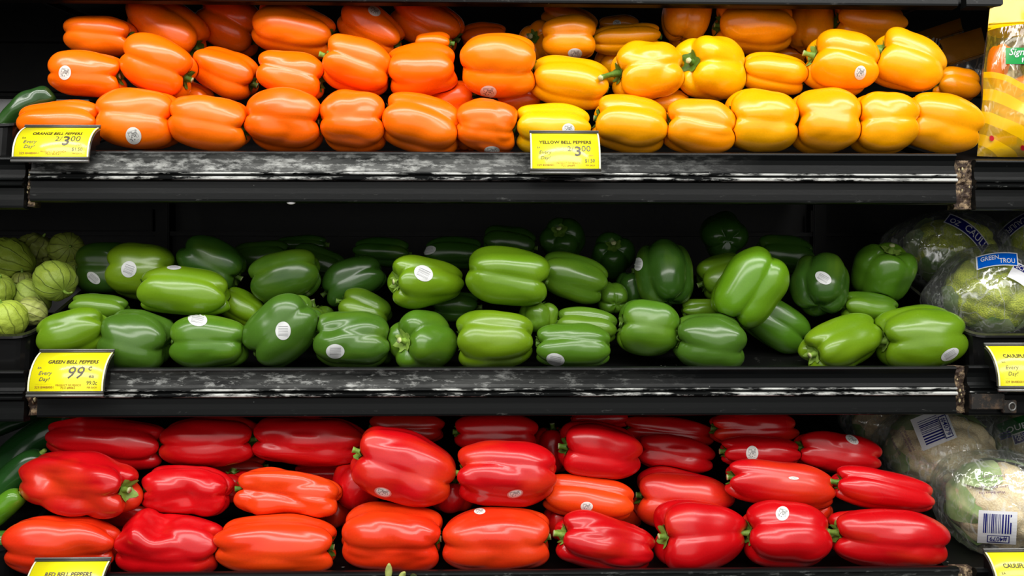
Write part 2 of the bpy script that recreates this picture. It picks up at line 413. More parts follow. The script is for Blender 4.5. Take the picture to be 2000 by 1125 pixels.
# back of the cooler
bm = bmesh.new(); box(bm, LX, RX, 0.56, 0.58, -0.75, 0.75); wb = bm_obj('wall_back', bm, M['wall']); wb['kind'] = 'structure'
for i, z in enumerate((0.108, -0.262, 0.478)):     # ledge rails along the back panels
    bm = bmesh.new(); box(bm, LX, RX, 0.530, 0.56, z-0.008, z, 0.001)
    box(bm, LX, RX, 0.545, 0.56, z-0.10, z-0.008)
    o = bm_obj('trim_%d' % (i+1), bm, M['wall']); o['kind'] = 'structure'
for i, px in enumerate((318, 1600)):
    bm = bmesh.new(); x = P(px, 0, 0.53).x
    box(bm, x-0.013, x+0.013, 0.525, 0.56, -0.10, 0.30, 0.002)
    box(bm, x-0.020, x-0.016, 0.520, 0.545, 0.108, 0.150, 0.001)
    o = bm_obj('trim_%d' % (i+4), bm, M['wall']); o['kind'] = 'structure'
# low back lip of each shelf
# the little white tab below the top shelf edge
bm = bmesh.new(); bmesh.ops.create_uvsphere(bm, u_segments=20, v_segments=12, radius=0.0062)
for v in bm.verts: v.co.y *= 0.35; v.co.z = v.co.z*0.62
o = bm_obj('plastic_tab', bm, M['white'], None, True); o.location = (X(567), 0.004, ZT-0.0655)
tag(o, 'tiny white rounded tab peeping from under the top shelf edge', 'tab')

# ------------------------------------------------------------ price tags
def curve_map(width, h, lean, sag=0.008):
    """unit square (u right, v up) -> a card bowed outward whose top leans back"""
    pts = []
    n = 14
    for i in range(n+1):
        t = i/n; a = t*math.radians(70)
        y = lean*(1-math.cos(a))/(1-math.cos(math.radians(70)))
        z = h*math.sin(a)/math.sin(math.radians(70))
        pts.append((y, z))
    # arc length parametrisation
    s = [0]
    for i in range(n): s.append(s[-1]+math.hypot(pts[i+1][0]-pts[i][0], pts[i+1][1]-pts[i][1]))
    Ltot = s[-1]
    def f(u, v, off=0.0):
        d = min(max(v, 0), 1)*Ltot
        i = 0
        while i < n-1 and s[i+1] < d: i += 1
        q = (d-s[i])/(s[i+1]-s[i])
        y = pts[i][0]+(pts[i+1][0]-pts[i][0])*q; z = pts[i][1]+(pts[i+1][1]-pts[i][1])*q
        ty, tz = pts[i+1][0]-pts[i][0], pts[i+1][1]-pts[i][1]; l = math.hypot(ty, tz)
        return Vector((u*width, y-off*tz/l, z+off*ty/l))
    return f, Ltot
def price_tag(px, zb, width, h, lean, lines, label, yb=-0.022, vk=0.9):
    root = empty('price_tag', (X(px), yb, zb)); 
    root.location.x = P(px, 0, yb).x
    tag(root, label, 'price tag', 'yellow price tags on the shelf edges')
    f, Lt = curve_map(width, h, lean); asp = Lt/width
    nu, nv = 2, 16; V, Fc = [], []
    for s_ in (0.0, -0.0009):
        for j in range(nv+1):
            for i in range(nu+1): V.append(f(i/nu, j/nv, s_))
    m_ = (nu+1)*(nv+1)
    for j in range(nv):
        for i in range(nu):
            a = j*(nu+1)+i
            Fc.append((a, a+1, a+nu+2, a+nu+1)); Fc.append((m_+a+1, m_+a, m_+a+nu+1, m_+a+nu+2))
        a = j*(nu+1); Fc.append((a, a+nu+1, m_+a+nu+1, m_+a)); a += nu; Fc.append((a+nu+1, a, m_+a, m_+a+nu+1))
    mesh_obj('card', V, Fc, M['paper'], root)
    # pale plastic borders at the two sides
    for u0, u1 in ((-0.004, 0.018), (0.982, 1.004)):
        V, Fc = [], []
        for j in range(nv+1): V.append(f(u0, j/nv, 0.0006)); V.append(f(u1, j/nv, 0.0006))
        for j in range(nv): Fc.append((2*j, 2*j+1, 2*j+3, 2*j+2))
        mesh_obj('clear_border', V, Fc, M['paper_edge'], root)
    # channels holding the card: two rounded rails below, one above
    def rail(name, c, ry, rz, mat):
        V = []; Fc = []
        for x in (-0.001, width+0.001):
            for q in range(12):
                a = 2*math.pi*q/12; V.append((x, c[0]+ry*math.cos(a), c[1]+rz*math.sin(a)))
        for q in range(12): Fc.append((q, (q+1) % 12, 12+(q+1) % 12, 12+q))
        Fc.append(tuple(range(12))[::-1]); Fc.append(tuple(range(12, 24)))
        mesh_obj(name, V, Fc, mat, root)
    top = f(0, 1)
    rail('bottom_rail', (-0.0005, -0.0015), 0.0022, 0.0020, M['channel'])
    rail('bottom_rail', (-0.0005, -0.0052), 0.0026, 0.0020, M['chrome'])
    rail('top_rail', (top.y+0.0005, top.z+0.0008), 0.0020, 0.0016, M['channel'])
    rail('top_rail', (top.y+0.0015, top.z+0.0032), 0.0018, 0.0011, M['chrome'])
    # curved back plate and hooked clip behind the card
    V, Fc = [], []
    for s_ in (-0.0020, -0.0040):
        for j in range(nv+1): V.append(f(-0.008, j/nv, s_)); V.append(f(1.008, j/nv, s_))
    m_ = 2*(nv+1)
    for j in range(nv):
        a = 2*j; Fc += [(a, a+1, a+3, a+2), (m_+a+1, m_+a, m_+a+2, m_+a+3), (a, a+2, m_+a+2, m_+a), (a+3, a+1, m_+a+1, m_+a+3)]
    mesh_obj('back_plate', V, Fc, M['channel'], root)
    clip_y = 0.022
    prof = [(lean*0.48+0.0035, h*0.76), (lean-0.001, h*0.90), (lean+0.002, h*0.90), (lean+0.002, h*0.50), (clip_y-0.0006, h*0.42), (clip_y-0.0028, h*0.12), (0.0035, 0.004), (0.0045, h*0.3)]
    for x0, x1 in ((0.0, 0.0025), (width-0.0025, width)):
        bm = bmesh.new()
        a = [bm.verts.new((x0, y, z)) for y, z in prof]; b = [bm.verts.new((x1, y, z)) for y, z in prof]
        bm.faces.new(a[::-1]); bm.faces.new(b); n = len(prof)
        for i in range(n): bm.faces.new((a[i], a[(i+1) % n], b[(i+1) % n], b[i]))
        bmesh.ops.recalc_face_normals(bm, faces=bm.faces)
        bm_obj('side_clip', bm, M['black'], root)
    # lettering: (text, u0, v0, width, shear, bold, material, height factor)
    groups = {}
    for (s_, u0, v0, wd, sh, off, mat, hf) in lines:
        V0, F0, a_ = T(s_, sh, off)
        V, Fc = groups.setdefault(mat, ([], []))
        b0 = len(V)
        for x, y in V0: V.append(f(u0+x*wd, (v0+y*wd/asp*hf)*vk, 0.0004))
        Fc += [tuple(b0+i for i in t) for t in F0]
    for mat, (V, Fc) in groups.items():
        mesh_obj('lettering', V, Fc, M[mat], root, smooth=False)
    return root
def tag_lines(title, price, small, plu, unit, tw, tu):
    L = [(title, tu, 0.69, tw, 0.0, 0.028, 'ink', 1.55 if 'ORANGE' in title else 1.2), ('EA', 0.09, 0.55, 0.05, 0, 0, 'ink', 1.0),
         ('Every', 0.12, 0.365, 0.18, 0.25, 0.0, 'ink_price', 1.1), ('Day!', 0.14, 0.22, 0.14, 0.25, 0.0, 'ink_price', 1.1),
         ('329 84480001', 0.09, 0.075, 0.25, 0, 0.0, 'ink_red', 1.1), ('PRODUCT OF MEXICO' if 'ORANGE' not in title else 'PRODUCT OF CANADA', 0.37, 0.125, 0.34, 0, 0, 'ink_red', 1.3),
         (plu, 0.44, 0.055, 0.19, 0, 0, 'ink_red', 1.2), (unit, 0.78, 0.155, 0.14, 0, 0, 'ink_price', 1.3), ('PER EACH', 0.79, 0.075, 0.13, 0, 0, 'ink_red', 1.2),
         ('_______', 0.09, 0.175, 0.22, 0, 0, 'ink_red', 0.3)]
    return L+price
pr3 = [('2/', 0.53, 0.47, 0.09, 0, 0.0, 'ink_price', 1.1), ('3', 0.635, 0.33, 0.09, 0, 0.02, 'ink_price', 1.12), ('00', 0.735, 0.46, 0.13, 0, 0.0, 'ink_price', 1.15), ('each', 0.83, 0.33, 0.07, 0, 0, 'ink_red', 1.0)]
pr9 = [('99', 0.51, 0.30, 0.22, 0.15, 0.006, 'ink_price', 1.15), ('c', 0.77, 0.50, 0.05, 0, 0.02, 'ink_price', 1.1), ('ea', 0.80, 0.32, 0.07, 0, 0.01, 'ink_price', 1)]
price_tag(24, ZT-0.0125, 0.0945, 0.0425, 0.030, tag_lines('ORANGE BELL PEPPERS', pr3, '', 'PLU #3121', '$1.50', 0.66, 0.20), 'curved yellow price tag reading ORANGE BELL PEPPERS 2/3.00', vk=.84)
price_tag(1037, ZT-0.0255, 0.0890, 0.0500, 0.026, tag_lines('YELLOW BELL PEPPERS', pr3, '', 'PLU #4689', '$1.50', 0.76, 0.12), 'yellow price tag reading YELLOW BELL PEPPERS 2/3.00', vk=.86)
price_tag(54, ZM-0.0275, 0.0935, 0.0470, 0.030, tag_lines('GREEN BELL PEPPERS', pr9, '', 'PLU #4065', '99.0c', 0.68, 0.20), 'yellow price tag reading GREEN BELL PEPPERS 99 cents each')
price_tag(1951, ZM-0.0240, 0.0960, 0.0500, 0.030, tag_lines('CAULIFLOWER', pr9, '', 'PLU #4079', '99.0c', 0.50, 0.14), 'yellow price tag reading CAULIFL at the right edge below the green cauliflowers')
price_tag(43, ZB-0.0330, 0.0900, 0.0470, 0.030, tag_lines('RED BELL PEPPERS', pr9, '', 'PLU #4688', '99.0c', 0.62, 0.22), 'yellow price tag cut off by the bottom left of the photo', yb=-0.022+OY['B'])
price_tag(1951, ZB-0.0330, 0.0960, 0.0500, 0.030, tag_lines('CAULIFLOWER', pr9, '', 'PLU #4079', '99.0c', 0.50, 0.14), 'yellow price tag reading CAULI in the bottom right corner', yb=-0.022+OY['B'])

# ------------------------------------------------------------ bell peppers
def pepper_surface(L, W, n, roll, rnd, taper=0.05, c_mid=0.24, c_end=0.44, wr=0.0, bend=0.0, dim_t=0.11, dim_b=0.07, shoulder=0.62, base=0.70, jit=0.30, NU=80, NV=52):
    """one lobed fruit along local Z, stem end up; groove number 0 faces local +X when roll = 0. Returns verts, faces"""
    sd = rnd.random()*50
    if n == 3: c_mid *= 0.72; c_end *= 0.80
    gro = [2*math.pi*(k+roll)/n+(jit*(rnd.random()-0.5) if k else 0) for k in range(n)]
    gro.append(gro[0]+2*math.pi)
    siz = [1+0.18*(rnd.random()-0.5) for _ in range(n)]
    ext = [0.0+0.10*rnd.random() for _ in range(n)]; extt = [0.05*rnd.random() for _ in range(n)]
    th = np.linspace(0, 2*np.pi, NU, endpoint=False)
    # finer steps near the two ends
    ph = np.linspace(0, np.pi, NV+1)
    tw = 0.25*(rnd.random()-0.5)
    V = np.zeros((NV+1, NU, 3))
    for j, p in enumerate(ph):
        cz, sz = math.cos(p), math.sin(p)
        ee = shoulder if cz > 0 else base
        zn = math.copysign(abs(cz)**0.82, cz); rn = max(sz, 0.0)**ee
        c = c_mid+(c_end-c_mid)*min(1, abs(zn)**2.2)
        for i, t in enumerate(th):
            tt = (t-gro[0]-tw*zn) % (2*math.pi)+gro[0]
            k = 0
            while k < n-1 and gro[k+1] <= tt: k += 1
            a, b = gro[k], gro[k+1]
            half = math.pi/n
            d = ((tt-a)/(b-a)*2-1)*half
            rho = 1-c
            sec = c*math.cos(d)+math.sqrt(max(rho*rho-(c*math.sin(d))**2, 0))
            q = (sec-(c*math.cos(half)+math.sqrt(max(rho*rho-(c*math.sin(half))**2, 0))))
            lobe = abs(math.cos(d*n/2))              # 1 on the lobe's back, 0 in the groove
            lb = lobe**0.6
            s = sec*(1+(siz[k]-1)*lb)
            tp = 1-taper*(0.5-0.5*zn)*1.0
            r = rn*s*tp
            z = zn
            e = (ext[k] if zn < 0 else extt[k])
            pk = math.exp(-((rn-0.62)/0.35)**2)
            z = zn*(1-e*lb*abs(zn)-0.22*(1-lb)*pk*abs(zn)**2)
            if zn > 0: z -= dim_t*2*math.exp(-(rn/0.42)**2)
            else: z += dim_b*2*math.exp(-(rn/0.36)**2)
            dx, dy = math.cos(t), math.sin(t)
            nv = noise.noise(Vector((dx*1.1+sd, dy*1.1, z*1.3)))
            r *= 1+0.095*nv
            if wr:
                q1 = noise.noise(Vector((dx*1.15, dy*1.15+sd, z*1.25)))
                q2 = noise.noise(Vector((dx*2.4+sd, dy*2.4, z*1.4)))
                r *= 1-wr*1.25*(0.5-1.8*abs(q1))-wr*0.25*(0.4-1.8*abs(q2))
            V[j, i] = (r*dx*W/2, r*dy*W/2+bend*W/2*(zn*zn-0.4), z*L/2)
    pts = V.reshape(-1, 3)
    # true to the wanted size
    lo, hi = pts.min(0), pts.max(0)
    pts[:, 1] = (pts[:, 1]-(lo[1]+hi[1])/2)*W/(hi[1]-lo[1])
    pts[:, 0] = (pts[:, 0]-(lo[0]+hi[0])/2)*min(1.06, W/(hi[0]-lo[0]))
    pts[:, 2] = (pts[:, 2]-(lo[2]+hi[2])/2)*L/(hi[2]-lo[2])
    Vv = [Vector(pts[0:NU].mean(0))]+[Vector(v) for v in pts[NU:NV*NU]]+[Vector(pts[NV*NU:].mean(0))]
    Fc = []
    for i in range(NU): Fc.append((0, 1+(i+1) % NU, 1+i)[::-1])
    for j in range(NV-2):
        for i in range(NU):
            a = 1+j*NU+i; b = 1+j*NU+(i+1) % NU
            Fc.append((a, a+NU, b+NU, b))
    last = len(Vv)-1; o = 1+(NV-2)*NU
    for i in range(NU): Fc.append((o+i, last, o+(i+1) % NU))
    return Vv, Fc

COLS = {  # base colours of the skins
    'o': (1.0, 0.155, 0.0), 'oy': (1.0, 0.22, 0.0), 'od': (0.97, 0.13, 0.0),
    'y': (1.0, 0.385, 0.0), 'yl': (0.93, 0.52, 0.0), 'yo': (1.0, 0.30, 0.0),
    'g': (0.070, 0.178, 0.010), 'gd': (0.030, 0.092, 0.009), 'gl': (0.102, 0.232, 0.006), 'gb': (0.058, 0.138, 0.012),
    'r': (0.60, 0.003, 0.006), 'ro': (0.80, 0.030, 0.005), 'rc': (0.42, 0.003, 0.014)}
FAM = {'o': 'orange', 'y': 'yellow', 'g': 'green', 'r': 'red'}
GROUP = {'o': 'orange bell peppers on the top shelf', 'y': 'yellow bell peppers on the top shelf', 'g': 'green bell peppers on the middle shelf', 'r': 'red bell peppers on the bottom shelf'}
STATS = []
DEFER = []
BV = {'T': [], 'M': [], 'B': []}
TOL = 0
def settle(shelf_, W0, Fc, cx, cy, dep, front, label):
    """slide a shape along its line of sight until it touches what lies in front of it, without cutting into anything"""
    if front:                                        # rests just behind the raised rim
        q = KD(cx, 0)/D; dep = (0.0155+OY[shelf_]-W0[:, 1].min()*D*q)/(1+W0[:, 1].min()*q)
    fl = ZF[shelf_]; tries = []
    if front:
        for sq in (1, .98, .96, .94):
            for dx in (0, 3, -3, 6, -6): tries.append((dep, sq, dx, .0065+.03*(1-sq)))
        for i in range(1, 12): tries.append((dep+.003*i, .95, 0, .007))
    else:
        for i in range(60): tries.append((dep+.004*i, (1, .97, .95)[i % 3], 0, .0045+.00015*min(i, 10)))
        for i in range(12): tries.append((dep+.006*i, .85, 0, .007))
        for i in range(12): tries.append((dep+.006*i, .70, 0, .009))
    found = None
    for (yy, sq, dx, tol) in tries:
        pos = P(cx+dx, cy, yy); Aw = W0*(KD(cx+dx, yy)*sq)+np.array(pos)
        low = float((Aw[:, 2]-(fl+TAN*Aw[:, 1])).min())
        if Aw[:, 1].max() > 0.52: continue
        if not front and low < -tol: continue
        lo, hi = Aw.min(0), Aw.max(0); pen = 0; near = []
        for nb in BV[shelf_]:
            lo2, hi2, bv2 = nb
            if (lo < hi2).all() and (lo2 < hi).all():
                near.append(nb)
                Q = Aw[::3]; Q = Q[((Q > lo2) & (Q < hi2)).all(1)]
                for q in Q.tolist():
                    q = Vector(q); h = bv2.find_nearest(q, 0.03)
                    if h[0] is not None and (q-h[0]).dot(h[1]) < 0:
                        if h[3] > pen:
                            pen = h[3]
                            if pen > tol: break
                    elif h[0] is None and False: pass
                if pen > tol: break
        if pen <= tol:
            found = (yy, sq, dx, pos, Aw, low, near, pen); break
    if found is None:
        STATS.append(('nofit', shelf_, cx, cy, label[:50])); return None, 1, cx, None, None
    yy, sq, dx, pos, Aw, low, near, pen = found
    # where it presses against a neighbour or the deck the skin gives way
    for (lo2, hi2, bv2) in near:
        idx = np.nonzero(((Aw > lo2-.001) & (Aw < hi2+.001)).all(1))[0]
        for i in idx.tolist():
            q = Vector(Aw[i]); h = bv2.find_nearest(q, 0.03)
            if h[0] is None: continue
            sd = (q-h[0]).dot(h[1])
            if sd < 0.0010: Aw[i] = np.array(h[0]+h[1]*0.0012)
    fz = fl+TAN*Aw[:, 1]+0.0006
    Aw[:, 2] = np.maximum(Aw[:, 2], fz)
    bv = BVHTree.FromPolygons(Aw.tolist(), Fc)
    for _ in range(5):                               # iron out the last crossings of the two skins
        moved = False
        for (lo2, hi2, bv2) in near:
            fs = {i for i, j in bv.overlap(bv2)}
            for vi in {k for f in fs for k in Fc[f]}:
                q = Vector(Aw[vi]); h = bv2.find_nearest(q, 0.03)
                if h[0] is None: continue
                sd = (q-h[0]).dot(h[1]); Aw[vi] = np.array(h[0]+h[1]*(max(sd, 0.0)+0.0010)); moved = True
        if not moved: break
        bv = BVHTree.FromPolygons(Aw.tolist(), Fc)
    BV[shelf_].append((Aw.min(0), Aw.max(0), bv))
    STATS.append((shelf_, int(cx), int(cy), round(yy, 3), sq, dx, 'low', round(low, 3), 'pen', round(pen, 4), 'front' if front else ''))
    return yy, sq, cx+dx, pos, Aw
def frame(pos, ang, tau, roll2=0):
    """local Z = stem direction, local X = towards the lens as far as possible"""
    a = math.radians(ang); t = math.radians(tau)
    ax = Vector((math.cos(t)*math.cos(a), -math.sin(t), math.cos(t)*math.sin(a)))
    view = Vector((0, -1, 0))
    u = view-ax*view.dot(ax)
    if u.length < 0.05: u = Vector((0, 0, -1))-ax*ax.z*-1
    u.normalize(); v = ax.cross(u)
    return Matrix(((u.x, v.x, ax.x), (u.y, v.y, ax.y), (u.z, v.z, ax.z)))
def spheres(pos, ax, L, W, taper):
    r = 0.47*W; h = max(L/2-r, 0); out = []
    for q in (-1, -0.33, 0.33, 1):
        out.append((pos+ax*(h*q), r*(1-max(0, taper)*(0.5-0.5*q)*0.8)))
    return out
def pepper(shelf_, fam, cx, cy, L, W, ang, dep, label, col=None, tau=0, n=4, r=0.0, tp=0.05, al=0.35, wr=0.0, st=None, stem=None, bend=0.0, seed=None, c=(0.29, 0.48), push=True, sh=0.62, ba=0.70, dt=0.13, db=0.085, sk='stem', shared=None, nofront=False, kn=()):
    rnd = random.Random(seed if seed is not None else int(cx*7+cy*13))
    front = dep < 0.07 and not nofront; L *= 0.976; W *= 0.976
    if front: cy += 3 if shelf_ == 'T' else 5
    if not front: dep = max(0.078, dep-0.03)+OY[shelf_]
    if wr == 0: wr = 0.02
    V0, Fc = pepper_surface(L/F, W/F, n, r, rnd, tp, c[0], c[1], wr, bend, dt, db, sh, ba)
    A0 = np.array([tuple(v) for v in V0]); rot = frame(None, ang, tau); R3 = np.array([list(q) for q in rot])
    W0 = A0 @ R3.T                                   # turned, at unit distance
    axv = R3[:, 2]
    for (kx, kz, kr, ka) in kn:                      # single knobs and dents on the side towards the aisle
        dv = W0-np.outer(W0 @ axv, axv); dv /= np.linalg.norm(dv, axis=1)[:, None]+1e-9
        wt = np.exp(-((W0[:, 0]-kx/F)**2+(W0[:, 2]-kz/F)**2)/(kr/F)**2)*(W0[:, 1] < W/F*.12)
        W0 = W0+dv*(wt*ka/F)[:, None]
    y, sq, cx, pos, Aw = settle(shelf_, W0, Fc, cx, cy, dep, front, label)
    if y is None: return None
    k_ = KD(cx, y)*sq; l, w_ = L*k_/F, W*k_/F; Al = (Aw-np.array(pos)) @ R3
    V = [Vector(v) for v in Al]
    body = mesh_obj('bell_pepper', V, Fc, M[FAM[fam]])
    body.matrix_world = Matrix.Translation(pos) @ rot.to_4x4()
    cc = COLS[col or fam]
    j = 1+0.10*(rnd.random()-0.5)
    body.color = (min(1, cc[0]*j), cc[1]*(2-j), cc[2], al)
    tag(body, label, 'bell pepper', shared or GROUP[fam])
    bvh = BVHTree.FromPolygons(V, Fc)
    DEFER.append((body, bvh, l, w_, sk, stem, rnd.random(), shelf_, len(BV[shelf_])-1))
    if st:
        sx_, sy_, rx, ry, ro, kind = (list(st)+['auto'])[:6]
        if kind == 'auto': kind = 'st_g' if fam == 'g' else 'st_w'
        sticker(body, bvh, sx_, sy_, rx, ry, ro, kind)
    return body
def grow_stem(body, bvh, l, w_, sk, stem, rv, shelf_, me_):
    # calyx: a green star lying in the dimple
    stemo = None
    cr = w_*0.17; m1 = M[sk]
    ring = 30; CV, CF = [], []
    def surf(x, y_):
        h = bvh.ray_cast(Vector((x, y_, l)), Vector((0, 0, -1)))
        return h[0].z if h[0] is not None else l*0.4
    ntip = 5+int(rv*2.99)
    radii = (0.25, 0.5, 0.75, 0.95)
    for ri, q in enumerate(radii):
        for i in range(ring):
            a = 2*math.pi*i/ring
            rr = cr*q*(1+(0.20*math.cos(ntip*a)+0.10*math.cos(3*a+1))*q*q)
            x, y_ = rr*math.cos(a), rr*math.sin(a)
            CV.append(Vector((x, y_, surf(x, y_)+0.0010+0.0022*q*q*max(0, math.cos(ntip*a)))))
    for ri in range(len(radii)-1):
        for i in range(ring):
            a0 = ri*ring; CF.append((a0+i, a0+ring+i, a0+ring+(i+1) % ring, a0+(i+1) % ring))
    # stem: ribbed, bent, pale where it was cut
    z0 = surf(0, 0)
    auto = stem is None
    sl, sx, sy = stem if stem else (0.011+0.004*rv, 0.3*(rv-0.5), 0.3*(0.5-rv))
    mw = body.matrix_world
    while auto and sl > 0.003:          # no longer than the room there is
        tip = mw @ Vector((sx*sl, sy*sl, z0+sl))
        if all(q == me_ or (h := bv2.find_nearest(tip, 0.006))[0] is None or (tip-h[0]).dot(h[1]) > 0.0042 for q, (_l, _h, bv2) in enumerate(BV[shelf_])): break
        sl -= 0.002
    pts = []; rads = []
    for i in range(8):
        t = i/7; pts.append((sx*sl*t*t, sy*sl*t*t, z0-0.0015+sl*t))
        rads.append(0.0058-0.0026*min(1, t*1.6)+0.0010*max(0, t-0.7)*3)
    SV, SF = tube(pts, rads, 12, True, 0.08)
    mi = [0]*len(SF); mi[-1] = 1
    mesh_obj('calyx', CV, CF, m1, body)
    stemo = mesh_obj('stem', SV, SF, [m1, M['stem_cut']], body, True, mi)
    return stemo
def sticker(body, bvh, sx, sy, rx, ry, rot, kind, name='sticker', off=0.0005):
    inv = body.matrix_world.inverted(); o = inv @ CAM
    V, Fc, UV = [], [], []
    nr, na = 5, 28; ca, sa = math.cos(math.radians(rot)), math.sin(math.radians(rot))
    def hit(u, v):
        x = u*rx; y_ = v*ry
        px = sx+x*ca-y_*sa; py = sy-(x*sa+y_*ca)
        tgt = inv @ P(px, py, 0)
        h = bvh.ray_cast(o, (tgt-o).normalized())
        if h[0] is None:
            h = bvh.find_nearest(o+(tgt-o).normalized()*((inv @ body.matrix_world.translation)-o).length)
        return h[0]+h[1]*off
    V.append(hit(0, 0)); UV.append((0, 0))
    for j in range(1, nr+1):
        for i in range(na):
            a = 2*math.pi*i/na; q = j/nr
            u, v = q*math.cos(a), q*math.sin(a); V.append(hit(u, v)); UV.append((u, v))
    for i in range(na): Fc.append((0, 1+i, 1+(i+1) % na))
    for j in range(nr-1):
        for i in range(na):
            a = 1+j*na+i; b = 1+j*na+(i+1) % na; Fc.append((a, a+na, b+na, b))
    s = mesh_obj(name, V, Fc, M[kind], body)
    uvl = s.data.uv_layers.new(name='UVMap')
    for lp in s.data.loops: uvl.data[lp.index].uv = UV[lp.vertex_index]
    return s

def op(*a, **k): return pepper('T', 'o', *a, **k)
def yp(*a, **k): return pepper('T', 'y', *a, **k)
def gp(*a, **k): return pepper('M', 'g', *a, **k)
def rp(*a, **k): return pepper('B', 'r', *a, **k)
# numbers: centre in the photograph, length and width in its pixels, direction of the stem, depth behind the shelf front
# --- orange, bottom row
op(119, 242, 160, 100, 2, .05, 'orange bell pepper behind the orange price tag', r=.5, col='o', ba=.6)
op(270, 231, 156, 124, -2, .052, 'orange bell pepper with an oval sticker right of the orange price tag', r=.02, st=(261, 265, 15, 17, 20), col='o')
op(408, 239, 160, 108, -8, .05, 'low squat orange bell pepper, third of the bottom row', r=.1, wr=.03)
op(556, 233, 150, 122, -3, .052, 'bulky orange bell pepper with a deep middle groove, fourth of the bottom row', r=.02, c=(.3, .48), wr=.04, col='od')
op(690, 235, 132, 122, -2, .052, 'blocky two-lobed orange bell pepper, fifth of the bottom row', r=.0, c=(.3, .46), wr=.05)
op(826, 241, 158, 118, 165, .052, 'orange bell pepper bulging over the shelf edge, with diagonal ribs', r=.35, wr=.02)
op(947, 243, 122, 108, -8, .052, 'orange bell pepper with a label at its foot, last of the bottom row', r=.25, n=3, tp=.18, st=(961, 293, 15, 8, 0), wr=.08, col='od')
# --- yellow, bottom row
yp(1080, 250, 148, 105, 178, .05, 'lemon yellow bell pepper behind the yellow price tag', r=.4, col='yl', al=.6, st=(1110, 252, 12, 11, 0))
yp(1232, 240, 149, 114, 170, .052, 'yellow bell pepper with a small scar right of the yellow price tag', r=.3)
yp(1366, 246, 140, 106, 172, .05, 'orange-tinged yellow bell pepper, third of the yellow bottom row', r=.08, col='yo', wr=.05, c=(.3, .48))
yp(1487, 233, 142, 130, 176, .054, 'tall yellow bell pepper, fourth of the yellow bottom row', r=-.12, al=.4)
yp(1610, 232, 128, 132, 178, .054, 'squat yellow bell pepper with a waist groove, fifth of the yellow bottom row', r=.02, c=(.3, .46))
yp(1722, 237, 124, 122, 180, .052, 'small blocky yellow bell pepper, second from the right of the yellow bottom row', r=.0)
yp(1840, 240, 160, 122, 170, .052, 'long yellow bell pepper next to the bag, last of the yellow bottom row', r=-.12, tp=.15)
# --- orange, second row
op(170, 144, 144, 92, -4, .10, 'orange bell pepper with a white label at its left end, second row', r=.12, st=(127, 142, 12, 14, -10), wr=.05)
op(309, 130, 142, 116, -22, .11, 'glossy orange bell pepper tilted to the right above the stickered one', r=.03)
op(569, 146, 138, 100, -14, .11, 'orange bell pepper with two bright ribs, second row', r=.0)
op(700, 131, 138, 108, 164, .11, 'orange bell pepper with a short stem on its left, second row', r=.06, tau=12, c=(.32, .5), stem=(.017, 0, 0), sk='stem_light')
op(826, 138, 142, 116, 186, .11, 'orange bell pepper with a stem poking out left, second row', r=.42, stem=(.034, 0, 0), sk='stem_light')
op(972, 127, 150, 132, 0, .11, 'large round orange bell pepper with a label low on it', r=.32, st=(954, 179, 16, 12, 0), col='oy', al=.5)
op(440, 142, 132, 100, -22, .15, 'shaded orange bell pepper deep between the two rows', r=.35, col='od')
op(372, 190, 90, 66, -20, .12, 'orange bell pepper peeping between the bottom row and the shaded one', r=.5)
op(1015, 200, 90, 70, 10, .12, 'orange bell pepper mostly hidden beside the lemon yellow one', r=.5, col='od')
op(905, 262, 70, 70, 90, .12, 'dark sliver of orange bell pepper behind the bulging one', r=.5, col='od')
# --- yellow, second row
yp(1112, 162, 158, 106, -10, .11, 'smooth yellow bell pepper above the yellow price tag', r=.55, c=(.26, .44))
yp(1264, 139, 138, 116, 188, .11, 'yellow bell pepper with a long dark curved stem', r=.04, tau=14, c=(.32, .48), stem=(.040, .42, -.22), wr=.05)
yp(1388, 133, 142, 128, 178, .115, 'lemon yellow bell pepper with its green stem end turned to the aisle', r=.06, tau=38, col='yl', al=.7, stem=(.014, .2, 0), c=(.34, .52))
yp(1510, 143, 136, 86, -8, .13, 'low smooth yellow bell pepper right of the lemon yellow one', r=.5)
yp(1645, 123, 134, 122, 166, .115, 'yellow bell pepper with a label and a diagonal groove', r=.12, st=(1680, 142, 11, 14, -15), sk='stem_light', stem=(.02, 0, 0))
yp(1777, 123, 144, 112, 158, .115, 'yellow bell pepper tapering to the right, end of the second row', r=.12, tp=.36, sk='stem_light', stem=(.018, 0, 0))
op(884, 196, 84, 70, 20, .12, 'orange bell pepper in the gap under the one with the stem poking out', r=.5, col='od')
yp(1306, 204, 84, 62, 0, .12, 'yellow bell pepper in the gap under the lemon yellow one', r=.5)
# --- orange, third row
op(195, 70, 134, 82, -4, .17, 'dim orange bell pepper at the upper left, third row', r=.05, col='od')
op(325, 55, 168, 122, -34, .18, 'large smooth orange bell pepper leaning right in the third row', r=.5, tp=.2, col='o')
op(262, 78, 50, 60, 90, .22, 'small lobe of an orange bell pepper behind the big leaning one', r=.5, col='od')
op(450, 46, 132, 118, -26, .18, 'orange bell pepper cut by the top shelf, with slanting lobes', r=.0, col='od')
op(575, 57, 162, 112, -14, .18, 'orange bell pepper with a green stem at its right, third row', r=.5, tp=-.25, stem=(.022, .2, .1), col='o')
op(724, 58, 134, 92, -32, .19, 'orange bell pepper with a label on top and a curved stem', r=.5, tp=-.15, stem=(.026, .1, .9), st=(731, 22, 13, 9, -30), col='od')
op(833, 45, 144, 100, -28, .22, 'dark orange bell pepper under the top shelf', r=.25, col='od')
op(845, 84, 70, 46, 0, .16, 'top of an orange bell pepper behind the one with the stem poking out', r=.5)
op(945, 74, 90, 60, 0, .26, 'very dark orange bell pepper behind the large round one', r=.5, col='od')
